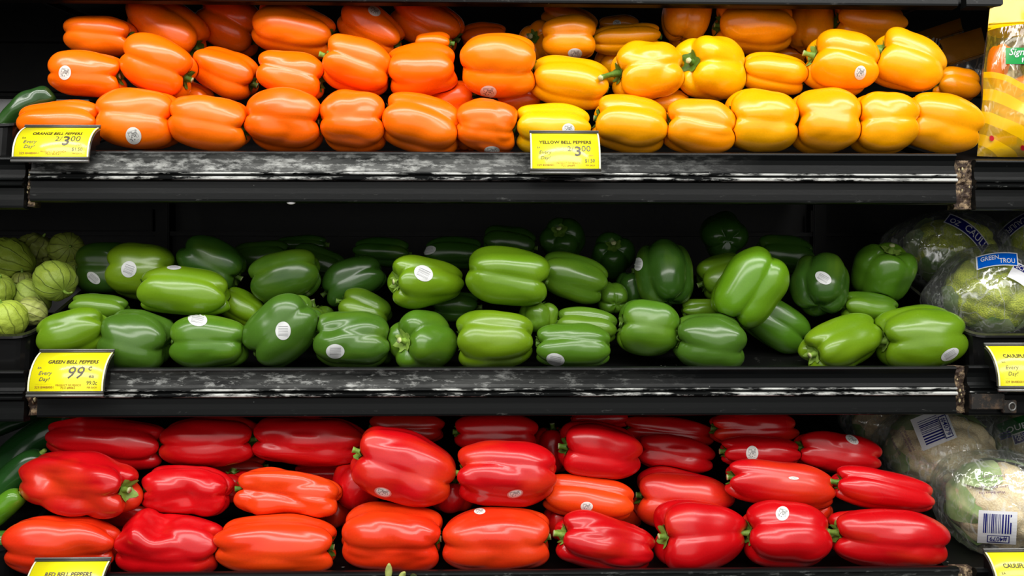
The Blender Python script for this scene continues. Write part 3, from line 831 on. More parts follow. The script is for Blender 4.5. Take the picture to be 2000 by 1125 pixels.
# --- yellow, third row
yp(1110, 76, 108, 86, 0, .18, 'shaded yellow bell pepper with a round label at its foot', r=.02, st=(1123, 104, 14, 10, 0), col='yo')
yp(1222, 76, 138, 62, 4, .19, 'yellow bell pepper lying flat in the third row', r=.45, al=.1)
yp(1208, 122, 92, 84, 30, .16, 'yellow bell pepper behind the one with the long dark stem', r=.4)
yp(1342, 22, 122, 96, 80, .20, 'yellow bell pepper under the top shelf with its dark stem end up', r=.0, col='yo')
yp(1472, 52, 158, 112, 178, .19, 'big smooth yellow bell pepper touching the top shelf', r=.42, col='yo')
yp(1580, 52, 100, 92, 80, .22, 'dim yellow bell pepper right of the big smooth one', r=.5, col='yo')
yp(1696, 46, 146, 92, 176, .20, 'yellow bell pepper with a dark stem hollow, right end of the third row', r=.5, tp=.12, col='yo')
yp(1341, 84, 74, 54, 0, .18, 'top of a yellow bell pepper behind the lemon yellow one', r=.5)
yp(1598, 100, 66, 56, 90, .18, 'lobe of a yellow bell pepper behind the labelled one', r=.5, col='yo')
yp(1538, 108, 74, 44, 0, .22, 'dim strip of yellow bell pepper over the low smooth one', r=.5, col='yo')
yp(1716, 92, 60, 60, 60, .20, 'lobe of a yellow bell pepper between the labelled and the tapering one', r=.5, col='yo')
yp(1868, 166, 84, 66, 170, .20, 'olive shaded yellow bell pepper beside the bag', r=.3, col='yo')
yp(1112, 40, 112, 64, -20, .27, 'nearly black yellow bell pepper deep under the top shelf', r=.3, col='yo')
yp(1208, 50, 80, 44, 0, .28, 'nearly black yellow bell pepper with a dark label, deep in the shelf', r=.3, st=(1205, 45, 8, 6, 0), col='yo')
yp(1054, 84, 66, 84, 170, .24, 'dark yellow bell pepper with its stem end showing, beside the round orange one', r=.3, tau=60, col='yo')
# --- green, front row
gp(147, 648, 132, 100, 196, .05, 'yellow-streaked green bell pepper above the green price tag', r=.42, al=.55, col='gl', tp=.08)
gp(269, 660, 132, 122, 168, .055, 'blue-green bell pepper with a deeply split right end', r=-.08, col='gb', al=.2, tp=-.05, c=(.22, .56), db=.12)
gp(412, 665, 146, 114, 178, .054, 'green bell pepper with a sticker on its upper left shoulder', r=.08, st=(386, 624, 19, 13, -12), al=.45)
gp(549, 638, 150, 122, 222, .06, 'green bell pepper tilted up to the right with an upright sticker', r=.05, st=(553, 646, 15, 18, 0), col='gb', al=.15)
gp(687, 660, 152, 120, 176, .055, 'wrinkled green bell pepper with a sticker low on its left', kn=((-35, 28, 16, -5),), r=.2, st=(655, 686, 18, 14, 0), col='gb', al=.35, wr=.05)
gp(828, 661, 126, 124, 176, .058, 'green bell pepper showing its stem and star-shaped calyx', r=.5, tau=52, sk='stem_light', stem=(.014, 0, .1), al=.35, c=(.3, .48))
gp(967, 658, 154, 120, 182, .056, 'lime green bell pepper in the middle of the front row', r=.42, al=.85, col='gl', tp=.16)
gp(1120, 670, 152, 92, 178, .05, 'dark green bell pepper with a reddish underside and a slanted sticker', r=.3, st=(1085, 702, 18, 12, -12), col='g', al=.15, c=(.24, .5))
gp(1265, 641, 116, 112, 172, .085, 'green bell pepper set back, left of the one with the big highlight', r=.1, al=.3)
gp(1385, 661, 140, 114, 174, .055, 'broad green bell pepper with a large pale highlight and a cleft right end', r=-.15, col='gb', al=.25, c=(.22, .54), tp=-.04, db=.11)
gp(1645, 665, 174, 106, 196, .055, 'bright green bell pepper lying with its cut stem at the lower left', r=.42, tau=22, al=.8, col='gl', sk='stem_light')
gp(1798, 653, 166, 126, 186, .058, 'two-lobed green bell pepper at the right end with a striped sticker', r=.02, st=(1855, 692, 19, 10, 30), al=.6, col='gl', sk='stem_light', stem=(.018, 0, 0), c=(.3, .46), db=.03)
# --- green, on top
gp(363, 568, 176, 98, 176, .09, 'long bright green bell pepper lying across the pile at the left', r=.42, al=.75, col='gl', bend=-.12, c=(.22, .5), st=(340, 523, 14, 4, 0))
gp(836, 551, 152, 108, 180, .09, 'pear-shaped lime green bell pepper with a sticker and its calyx turned left', r=.45, tau=30, tp=.42, st=(827, 534, 19, 15, -25), al=.9, col='gl', sk='stem_light', stem=(.010, 0, 0))
gp(991, 539, 164, 118, -8, .09, 'large shiny green bell pepper on top in the middle of the pile', r=.02, al=.65, col='gl', c=(.27, .44))
gp(1464, 562, 156, 132, 237, .09, 'shiny green bell pepper standing aslant on top of the right pile', r=.03, al=.5, col='gl', c=(.3, .42))
gp(282, 532, 138, 122, 176, .13, 'olive green bell pepper with a sticker behind the long bright one', r=.2, st=(252, 526, 15, 16, -20), al=.9, col='g', wr=.02)
gp(714, 606, 110, 84, 160, .11, 'green bell pepper rising behind the wrinkled one', r=.3, al=.6)
gp(1146, 636, 130, 78, 174, .11, 'green bell pepper behind the one with the reddish underside', r=.5, al=.45)
gp(1515, 634, 140, 96, 150, .10, 'green bell pepper sloping down under the slanting one', r=.05, al=.3)
gp(1697, 604, 116, 72, 172, .11, 'green bell pepper behind the bright one with the cut stem', r=.42, al=.5, stem=(.02, 0, 0))
gp(474, 602, 90, 70, 150, .12, 'light green bell pepper between the long bright one and the tilted one', r=.5, al=.9, col='gl')
gp(196, 604, 110, 62, 176, .12, 'dark green bell pepper behind the yellow-streaked one', r=.5, al=.3)
gp(330, 665, 70, 90, 90, .12, 'green bell pepper hidden behind the split blue-green one', r=.5)
gp(612, 630, 70, 96, 90, .12, 'pale lobe of a green bell pepper right of the tilted one', r=.5, al=.7, col='gb')
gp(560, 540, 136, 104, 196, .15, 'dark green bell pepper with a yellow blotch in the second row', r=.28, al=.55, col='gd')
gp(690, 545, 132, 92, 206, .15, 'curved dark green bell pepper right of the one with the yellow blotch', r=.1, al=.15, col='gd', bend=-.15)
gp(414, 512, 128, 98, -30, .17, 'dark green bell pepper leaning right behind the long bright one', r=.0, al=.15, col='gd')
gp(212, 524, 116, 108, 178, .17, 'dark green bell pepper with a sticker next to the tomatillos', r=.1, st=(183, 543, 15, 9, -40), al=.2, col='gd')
gp(1118, 541, 144, 98, -18, .13, 'green bell pepper with a lime patch right of the large shiny one', r=.3, al=.55, col='g', c=(.3, .46))
gp(1298, 536, 130, 116, 93, .15, 'dark green bell pepper standing on its base with a sticker at its left', r=.5, tau=-22, st=(1247, 516, 9, 13, -5), al=.35, col='gd', c=(.28, .54))
gp(1412, 540, 100, 96, 200, .17, 'half-hidden green bell pepper left of the slanting one', r=.4, al=.6)
gp(1600, 556, 118, 112, 70, .15, 'dark green bell pepper with a white sticker at the right of the pile', r=.4, tau=-30, st=(1608, 543, 17, 11, -30, 'st_g'), al=.35, col='gd', c=(.3, .54))
gp(1722, 533, 112, 120, 82, .15, 'squat green bell pepper upright with its stem on top, beside the cauliflower', r=.3, tau=30, sk='stem_light', al=.3, col='g')
gp(1196, 582, 70, 66, 100, .15, 'knobbly end of a dark green bell pepper left of the stickered standing one', r=.1, tau=-65, al=.2, c=(.32, .56), n=4)
gp(1052, 620, 60, 80, 90, .12, 'small green lobe beside the lime green bell pepper', r=.5, al=.5)
gp(1375, 605, 90, 44, 0, .13, 'thin strip of green bell pepper above the broad one', r=.5, al=.7)
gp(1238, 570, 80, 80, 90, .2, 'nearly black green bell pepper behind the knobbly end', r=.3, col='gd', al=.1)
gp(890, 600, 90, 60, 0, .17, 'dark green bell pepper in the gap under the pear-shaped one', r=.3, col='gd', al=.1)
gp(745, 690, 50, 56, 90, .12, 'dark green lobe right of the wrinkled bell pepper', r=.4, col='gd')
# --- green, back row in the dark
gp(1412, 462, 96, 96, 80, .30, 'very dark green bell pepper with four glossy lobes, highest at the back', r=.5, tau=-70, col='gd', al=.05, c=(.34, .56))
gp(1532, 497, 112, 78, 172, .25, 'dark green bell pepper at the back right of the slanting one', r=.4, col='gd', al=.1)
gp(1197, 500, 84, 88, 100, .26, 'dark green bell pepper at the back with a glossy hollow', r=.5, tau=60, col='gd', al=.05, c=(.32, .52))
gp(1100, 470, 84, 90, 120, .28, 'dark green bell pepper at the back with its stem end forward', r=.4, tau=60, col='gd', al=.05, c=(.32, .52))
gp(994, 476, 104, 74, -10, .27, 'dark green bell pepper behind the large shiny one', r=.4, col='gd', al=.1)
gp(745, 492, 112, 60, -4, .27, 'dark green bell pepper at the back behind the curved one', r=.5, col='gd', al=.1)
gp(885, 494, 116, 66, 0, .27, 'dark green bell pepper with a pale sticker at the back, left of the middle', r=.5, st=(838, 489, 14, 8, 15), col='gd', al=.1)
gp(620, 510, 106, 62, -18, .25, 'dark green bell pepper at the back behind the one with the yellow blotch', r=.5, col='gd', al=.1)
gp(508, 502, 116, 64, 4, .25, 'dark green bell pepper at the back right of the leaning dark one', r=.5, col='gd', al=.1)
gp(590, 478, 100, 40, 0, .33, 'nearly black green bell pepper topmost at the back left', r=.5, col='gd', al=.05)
# --- red, front row
rp(126, 1060, 218, 116, 178, .058, 'orange-red bell pepper narrowing to the right behind the cut-off price tag', kn=((60, -8, 30, -10),), r=-.1, tp=.12, wr=.06, col='ro', al=.4)
rp(333, 1061, 206, 120, -2, .058, 'crimson bell pepper with a round knob on its upper left', kn=((-52, 42, 26, 20), (-12, 42, 20, -12)), r=.25, wr=.08, al=.1, c=(.3, .5))
rp(539, 1059, 238, 116, -3, .058, 'orange-red bell pepper, long and ribbed, third of the front row', r=.06, col='ro', al=.75, wr=.04, c=(.28, .46))
rp(763, 1045, 202, 128, -3, .06, 'bright red bell pepper with a dented orange underside', kn=((35, -28, 30, -10), (30, 34, 22, -6)), r=.1, col='ro', al=.45, wr=.07)
rp(970, 1050, 216, 128, 2, .06, 'bright red bell pepper with labels on its top and right end', r=.02, col='ro', al=.35, wr=.05, st=(937, 999, 11, 6, 0, 'st_w'), c=(.28, .48))
rp(1184, 1056, 206, 116, 166, .058, 'crimson bell pepper sloping down right with a pale stem at its left', kn=((42, 4, 28, -12),), r=.4, tp=.12, wr=.08, tau=10, sk='stem_light', stem=(.02, 0, 0), al=.15)
rp(1372, 1040, 182, 136, 178, .062, 'smooth red bell pepper tapering to a blunt point at the right', r=.12, tp=.34, tau=12, sk='stem_light', stem=(.014, 0, 0), al=.2)
rp(1536, 1040, 168, 136, 177, .062, 'red bell pepper with a white label on its upper middle', r=.42, st=(1528, 1003, 13, 14, -20), sk='stem_light', stem=(.018, 0, 0), al=.15, c=(.28, .46))
rp(1735, 1045, 232, 120, 174, .06, 'long two-lobed red bell pepper at the right end of the front row', r=.03, wr=.04, sk='stem_light', stem=(.020, 0, 0), al=.2)
# --- red, second row
rp(155, 942, 264, 126, -3, .10, 'big dented red bell pepper with its stem on the right', kn=((-45, 14, 26, -15), (35, -22, 26, -11), (-5, -12, 18, -8)), r=.05, wr=.11, tau=20, tp=.02, sk='stem_light', stem=(.012, 0, 0), al=.35, col='r')
rp(791, 911, 206, 138, 160, .10, 'red bell pepper tilted down right with an oval label', r=.06, wr=.08, tau=8, tp=.15, st=(748, 961, 17, 9, -15, 'st_p'), sk='stem_light', stem=(.018, 0, 0), al=.3)
rp(991, 925, 200, 132, 179, .10, 'red bell pepper with a pink label stacked in the middle', r=.38, wr=.05, st=(1006, 964, 16, 8, 12, 'st_p'), sk='stem_light', stem=(.016, 0, 0), al=.35)
rp(368, 960, 172, 100, 175, .12, 'crimson bell pepper with two glossy lobes behind the knobbed one', kn=((6, -8, 26, -14),), r=.08, wr=.09, al=.05)
rp(563, 966, 208, 102, 172, .12, 'twisted orange-red bell pepper in the second row', kn=((-8, -12, 30, -16), (-62, 18, 22, -9)), r=.12, wr=.13, col='ro', al=.8)
rp(1152, 974, 194, 92, 172, .12, 'orange-tinged red bell pepper with a label showing above the crimson one', r=.5, al=.7, st=(1146, 989, 12, 9, 0, 'st_w'), col='ro')
rp(1335, 979, 194, 118, 172, .12, 'red bell pepper with two long highlights behind the tapering one', r=.05, al=.4)
rp(1524, 945, 218, 92, 172, .13, 'long red bell pepper sloping right with a sliver of label', r=.42, wr=.03, al=.3, st=(1550, 934, 10, 3, -5, 'st_w'))
rp(1727, 958, 208, 82, 170, .12, 'slim red bell pepper above the long two-lobed one', r=.42, al=.3, stem=(.02, 0, 0), tp=.15)
# --- red, third row
rp(1174, 880, 164, 112, 172, .15, 'crimson bell pepper with a green stem at its left, third row', r=-.08, tp=.2, tau=10, al=.1, stem=(.016, 0, 0))
rp(205, 864, 236, 98, -6, .17, 'shaded red bell pepper with a narrow left end, third row', r=.4, wr=.05, tp=.3, al=.1)
rp(409, 862, 188, 98, 2, .17, 'shaded ribbed red bell pepper, second of the third row', r=.0, wr=.04, al=.15)
rp(606, 862, 222, 102, 176, .17, 'wrinkled dark red bell pepper, third of the third row', kn=((-62, 10, 20, -8), (42, 5, 24, -9)), r=-.08, wr=.09, al=.05)
rp(969, 846, 168, 82, 178, .18, 'red bell pepper behind the stacked one with the pink label', r=.1, al=.2, stem=(.014, 0, 0))
rp(1318, 886, 164, 80, 170, .18, 'shaded red bell pepper with a wrinkled middle, right of the stemmed crimson one', r=.1, wr=.07, al=.15)
rp(1484, 884, 158, 66, 178, .18, 'shaded red bell pepper with a white label, third row', r=.4, wr=.05, st=(1469, 885, 12, 14, 0), al=.05, stem=(.014, 0, 0))
rp(1637, 885, 176, 86, 172, .18, 'shaded red bell pepper beside the cauliflower with a label on top', r=.2, wr=.06, st=(1664, 859, 14, 7, -30), al=.05, stem=(.014, 0, 0), c=(.28, .52))
# --- red, hidden ones
rp(700, 948, 90, 110, 80, .16, 'crimson bell pepper squeezed behind the tilted one', r=.5)
rp(455, 950, 60, 80, 90, .17, 'dark red lobe right of the crimson bell pepper with two glossy lobes', r=.5)
rp(632, 925, 120, 50, 0, .18, 'dark red bell pepper between the twisted and the wrinkled one', r=.5)
rp(655, 1000, 60, 70, 90, .15, 'dark red lobe under the twisted bell pepper', r=.5)
rp(885, 968, 60, 90, 90, .16, 'crimson strip of bell pepper between the two stacked ones', r=.5)
rp(1088, 1022, 60, 60, 90, .14, 'dark red lobe left above the crimson sloping bell pepper', r=.5)
rp(1602, 1004, 50, 46, 60, .14, 'orange-red lobe showing right of the one with a white label on its upper middle', r=.5, col='ro')
rp(1215, 1005, 80, 60, 0, .16, 'orange-red lobe right of the label above the crimson sloping bell pepper', r=.5, col='ro')
rp(245, 1012, 90, 50, 0, .16, 'dark red bell pepper under the big dented one', r=.5)
rp(796, 836, 150, 66, 178, .22, 'dim red bell pepper behind the tilted one, under the middle shelf', r=.1)
rp(1305, 842, 190, 62, 174, .22, 'dim red bell pepper above the one with the wrinkled middle', r=.1, wr=.06)
rp(1473, 838, 174, 72, 180, .22, 'dim red bell pepper above the one with a white label', r=.1, wr=.06)
rp(1170, 818, 120, 40, 0, .25, 'nearly black red bell pepper above the stemmed crimson one', r=.4)
rp(1080, 880, 90, 80, 90, .22, 'nearly black red bell pepper between the stacked and the stemmed one', r=.4)
rp(455, 912, 130, 50, 0, .22, 'nearly black red bell pepper in the gap below the ribbed one', r=.4)
for a_ in DEFER: grow_stem(*a_)

# ------------------------------------------------------------ trays
def tray(x0, x1, y0, y1, za, zslope, drop, label, shelf_, foot=True):
    """open black tray with rounded corners; its rim climbs towards the back"""
    zf = ZF[shelf_]; y0 += OY[shelf_]
    root = empty('display_tray', ((x0+x1)/2, y0, zf+TAN*y0)); tag(root, label, 'tray', 'black display trays')
    def loop(inset, zfun):
        out = []; r = 0.022
        X0, X1, Y0, Y1 = x0+inset, x1-inset, y0+inset, y1-inset
        for (cx, cy, a0) in ((X1-r, Y0+r, -90), (X1-r, Y1-r, 0), (X0+r, Y1-r, 90), (X0+r, Y0+r, 180)):
            for k in range(7):
                a = math.radians(a0+15*k); x = cx+r*math.cos(a); y = cy+r*math.sin(a)
                out.append((x, y, zfun(y)))
        return out
    rim = lambda d: (lambda y: za+zslope*(y-y0)+d)
    bot = lambda d: (lambda y: zf+TAN*y+d)
    loops = [loop(0.012, bot(0.001)), loop(0.010, bot(0.006)), loop(0.004, rim(-0.006)), loop(0.0, rim(-0.003)), loop(0.0, rim(0)), loop(0.006, rim(0)), loop(0.0075, rim(-0.004)), loop(0.013, bot(0.006))]
    V = [v for L_ in loops for v in L_]; n = 28; Fc = []
    for j in range(len(loops)-1):
        for i in range(n): Fc.append((j*n+i, j*n+(i+1) % n, (j+1)*n+(i+1) % n, (j+1)*n+i))
    Fc.append(tuple(range(n))[::-1]); Fc.append(tuple((len(loops)-1)*n+i for i in range(n)))
    o = mesh_obj('tray_body', V, Fc, M['black_gloss'], root, smooth=False)
    o.location = -root.location
    return root
tray(-1.02, P(58, 0, .03).x, 0.030, 0.30, P(60, 657, 0.03).z, 0.40, 0, 'black tray full of tomatillos left of the green peppers', 'M')
tray(P(1893, 0, .028).x, 1.02, 0.028, 0.30, P(1930, 655, 0.03).z, 0.40, 0, 'black tray under the wrapped green cauliflowers', 'M')
tray(-1.02, P(32, 0, .03).x, 0.030, 0.30, P(10, 242, 0.03).z, 0.36, 0, 'black tray with a dark green chili left of the orange peppers', 'T')
tray(-1.02, P(28, 0, -.03).x, 0.030, 0.30, P(10, 1072, -0.03).z, 0.36, 0, 'black tray of zucchini at the lower left', 'B')

def generic(shelf_, V, Fc, name, mats, cx, cy, dep, ang, tau, label, cat, group, shape_scale_px, mi=None):
    """V is in pixels; slid back until it touches"""
    A0 = np.array([tuple(v) for v in V])/F
    R3 = np.array([list(q) for q in frame(None, ang, tau)]); W0 = A0 @ R3.T
    y, sq, cx2, pos, Aw = settle(shelf_, W0, Fc, cx, cy, dep+OY[shelf_], False, label)
    if y is None: return None
    Al = (Aw-np.array(pos)) @ R3
    o = mesh_obj(name, Al.tolist(), Fc, mats, None, True, mi)
    o.matrix_world = Matrix.Translation(pos) @ frame(None, ang, tau).to_4x4()
    tag(o, label, cat, group); o['_k'] = KD(cx, y)*sq/F
    return o

# ------------------------------------------------------------ tomatillos
def husk_mat():
    m, nt, out = newmat('tomatillo_husk'); b = bsdf(nt, out, None, 0.5, 0.4)
    oi = N(nt, 'ShaderNodeObjectInfo'); tc = N(nt, 'ShaderNodeTexCoord'); sp = N(nt, 'ShaderNodeSeparateXYZ')
    nt.links.new(tc.outputs['Object'], sp.inputs[0])
    a = math_(nt, 'ARCTAN2', sp.outputs[1], sp.outputs[0])
    n1 = noise_(nt, tc.outputs['Object'], 60, 3)
    f = math_(nt, 'FRACT', math_(nt, 'MULTIPLY_ADD', a, 12/(2*math.pi), math_(nt, 'MULTIPLY', n1, 0.5)))
    vein = ramp(nt, math_(nt, 'ABSOLUTE', math_(nt, 'SUBTRACT', f, 0.5)), 0.02, 0.09, (1, 1, 1), (0, 0, 0))
    vor = N(nt, 'ShaderNodeTexVoronoi', feature='DISTANCE_TO_EDGE'); vor.inputs['Scale'].default_value = 160
    nt.links.new(tc.outputs['Object'], vor.inputs[0])
    net = ramp(nt, vor.outputs[0], 0.0, 0.08, (1, 1, 1), (0, 0, 0))
    dark = N(nt, 'ShaderNodeHueSaturation'); nt.links.new(oi.outputs['Color'], dark.inputs['Color']); dark.inputs['Value'].default_value = 0.45
    br = mix(nt, n1, oi.outputs['Color'], (0.38, 0.48, 0.05))
    amt = math_(nt, 'MAXIMUM', math_(nt, 'MULTIPLY', vein, 0.75), math_(nt, 'MULTIPLY', net, 0.12))
    nt.links.new(mix(nt, amt, br, dark.outputs[0]), b.inputs['Base Color'])
    bp = N(nt, 'ShaderNodeBump'); bp.inputs['Strength'].default_value = 0.6; bp.inputs['Distance'].default_value = 0.0015
    nt.links.new(math_(nt, 'ADD', amt, n1), bp.inputs['Height']); nt.links.new(bp.outputs[0], b.inputs['Normal'])
    return m
M['husk'] = husk_mat()
def tomatillo(cx, cy, d, ang, tau, dep, label, col=(0.28, 0.42, 0.05), tip=0.35, wrk=0.03, stem=None, shared=None):
    rnd = random.Random(int(cx*3+cy)); sd = rnd.random()*40
    NU, NV = 54, 34; V, Fc = [], []
    for j in range(NV+1):
        p = math.pi*j/NV; z = math.cos(p); r = math.sin(p)**0.85
        for i in range(NU):
            t = 2*math.pi*i/NU
            rib = 1+0.05*abs(math.cos(3*t+0.4*math.sin(2*z)))-0.02
            q = Vector((math.cos(t)*1.5+sd, math.sin(t)*1.5, z*1.6))
            w_ = 1+wrk*2*noise.noise(q*2.2)-wrk*1.6*abs(noise.noise(q*3.5))
            zz = z
            if z < -0.55: zz = z-tip*((-z-0.55)/0.45)**2.2
            if z > 0.75: zz = z-0.10*((z-0.75)/0.25)**2
            V.append((r*rib*w_*d/2*math.cos(t), r*rib*w_*d/2*math.sin(t), zz*d/2*0.98))
    for j in range(NV):
        for i in range(NU): Fc.append((j*NU+i, (j+1)*NU+i, (j+1)*NU+(i+1) % NU, j*NU+(i+1) % NU))
    o = generic('M', V, Fc, 'tomatillo', M['husk'], cx, cy, dep, ang, tau, label, 'tomatillo', shared or 'husked tomatillos in the black tray', d)
    if o is None: return
    o.color = (*col, 1); k = o['_k']
    sl, sx, sy = stem or (8, 0.3, 0.2)
    pts = [(sx*sl*k*(i/6)**2, sy*sl*k*(i/6)**2, d/2*0.86*k+sl*k*i/6) for i in range(7)]
    SV, SF = tube(pts, [(3.2-1.6*i/6)*k for i in range(7)], 8)
    mesh_obj('stem', SV, SF, M['stem_light'], o)
tomatillo(14, 622, 74, 100, 20, .06, 'bright green tomatillo at the front left edge of the tray', (0.36, 0.48, 0.05), .1)
tomatillo(60, 608, 58, 150, 30, .075, 'pale straw-coloured tomatillo at the front of the tray', (0.50, 0.52, 0.20), .1, .05)
tomatillo(-8, 566, 66, 60, 20, .10, 'tomatillo cut by the left edge of the photo', (0.33, 0.46, 0.06))
tomatillo(58, 578, 68, 140, 10, .11, 'light green tomatillo lying aslant behind the pale one', (0.36, 0.50, 0.10), .3)
tomatillo(108, 548, 78, -40, 25, .11, 'veined tomatillo with a long curled stem hanging over the tray side', (0.25, 0.38, 0.05), .15, .03, (30, .35, -.5))
tomatillo(45, 550, 44, 90, 10, .15, 'small brownish tomatillo deep between the others', (0.18, 0.18, 0.06), .2, .06)
tomatillo(150, 532, 52, 20, -20, .17, 'pointed tomatillo husk behind the veined one', (0.26, 0.36, 0.07), .5)
tomatillo(14, 507, 90, 160, 0, .17, 'large green tomatillo with a loose husk at the back left', (0.26, 0.38, 0.03), .25, .06)
tomatillo(70, 487, 68, 60, 0, .22, 'brown withered tomatillo at the back of the tray', (0.17, 0.17, 0.07), .2, .12)
tomatillo(130, 487, 66, 15, 50, .22, 'ribbed tomatillo with its stem end forward at the back right of the tray', (0.20, 0.26, 0.05), .4, .05)

# ------------------------------------------------------------ zucchini and the chili
M['zucchini'] = pepper_mat('zucchini_skin', (0.05, 0.13, 0.012), 0.2)
def long_fruit(shelf_, name, cx, cy, L, W, ang, tau, dep, label, cat, group, col, al=.2, bend=0.05, taper=.15, lump=.04, stem=None):
    rnd = random.Random(int(cx*5+cy)); sd = rnd.random()*30; NU, NV = 36, 44; V, Fc = [], []
    for j in range(NV+1):
        p = math.pi*j/NV; z = math.cos(p); r = math.sin(p)**0.55
        r *= 1-taper*(0.5+0.5*z)
        for i in range(NU):
            t = 2*math.pi*i/NU
            w_ = 1+lump*1.6*noise.noise(Vector((math.cos(t)+sd, math.sin(t), z*2.6)))
            V.append((r*w_*W/2*math.cos(t), r*w_*W/2*math.sin(t)+bend*L*(z*z-0.4), z*L/2))
    for j in range(NV):
        for i in range(NU): Fc.append((j*NU+i, (j+1)*NU+i, (j+1)*NU+(i+1) % NU, j*NU+(i+1) % NU))
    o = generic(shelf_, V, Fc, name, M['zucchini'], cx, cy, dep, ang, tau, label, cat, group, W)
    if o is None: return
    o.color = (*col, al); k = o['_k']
    sl, sx, sy, sr = stem or (12, 0.2, 0.1, 7)
    pts = [(sx*sl*k*(i/6)**2, bend*L*0.6*k+sy*sl*k*(i/6)**2, L*k*0.485+sl*k*i/6) for i in range(7)]
    SV, SF = tube(pts, [sr*k*(1-0.4*i/6) for i in range(7)], 8)
    mesh_obj('stem', SV, SF, M['stem_light'], o)
zg = 'dark green zucchini in the lower left tray'
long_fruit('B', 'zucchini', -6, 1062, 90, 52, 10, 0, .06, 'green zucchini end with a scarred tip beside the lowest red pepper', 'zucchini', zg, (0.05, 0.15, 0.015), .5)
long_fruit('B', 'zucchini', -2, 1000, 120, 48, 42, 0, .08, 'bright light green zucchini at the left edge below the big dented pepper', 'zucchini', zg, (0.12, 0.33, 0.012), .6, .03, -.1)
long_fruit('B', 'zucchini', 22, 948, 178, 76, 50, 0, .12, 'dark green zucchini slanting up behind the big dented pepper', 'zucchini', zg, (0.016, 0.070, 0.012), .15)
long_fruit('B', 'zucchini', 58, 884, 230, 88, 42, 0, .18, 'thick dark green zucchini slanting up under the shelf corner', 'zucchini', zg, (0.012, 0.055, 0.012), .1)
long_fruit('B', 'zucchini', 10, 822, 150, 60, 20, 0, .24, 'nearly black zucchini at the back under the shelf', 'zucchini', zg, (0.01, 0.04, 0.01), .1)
long_fruit('T', 'chili_pepper', 44, 214, 130, 56, 218, 10, .07, 'dark green chili with a pale hooked stem left of the orange peppers', 'chili', None, (0.018, 0.060, 0.012), .15, -.05, .45, .12, (26, .7, .5, 3.4))

# ------------------------------------------------------------ cauliflowers in film
def curd_mat(name, a, b_, dark):
    m, nt, out = newmat(name); b = bsdf(nt, out, None, 0.65, 0.3)
    tc = N(nt, 'ShaderNodeTexCoord'); ob = tc.outputs['Object']
    v1 = N(nt, 'ShaderNodeTexVoronoi'); v1.inputs['Scale'].default_value = 430; nt.links.new(ob, v1.inputs[0])
    n1 = noise_(nt, ob, 35, 4)
    c = mix(nt, n1, a, b_)
    c = mix(nt, math_(nt, 'MULTIPLY', ramp(nt, v1.outputs['Distance'], 0.35, 0.85), 0.6), c, dark)
    nt.links.new(c, b.inputs['Base Color'])
    bp = N(nt, 'ShaderNodeBump'); bp.inputs['Strength'].default_value = 0.28 if 'white' in name else 0.5; bp.inputs['Distance'].default_value = 0.002; bp.invert = True
    nt.links.new(v1.outputs['Distance'], bp.inputs['Height']); nt.links.new(bp.outputs[0], b.inputs['Normal'])
    return m
M['curd_w'] = curd_mat('white_curd', (0.92, 0.74, 0.44), (0.98, 0.86, 0.60), (0.74, 0.52, 0.26))
M['curd_g'] = curd_mat('green_curd', (0.55, 0.64, 0.03), (0.80, 0.84, 0.12), (0.26, 0.38, 0.03))
def leaf_mat():
    m, nt, out = newmat('cauliflower_leaf'); b = bsdf(nt, out, None, 0.45, 0.4)
    tc = N(nt, 'ShaderNodeTexCoord'); n1 = noise_(nt, tc.outputs['Object'], 30, 5)
    nt.links.new(mix(nt, ramp(nt, n1, .35, .65), (0.20, 0.38, 0.07), (0.58, 0.68, 0.34)), b.inputs['Base Color']); return m
M['leaf'] = leaf_mat()
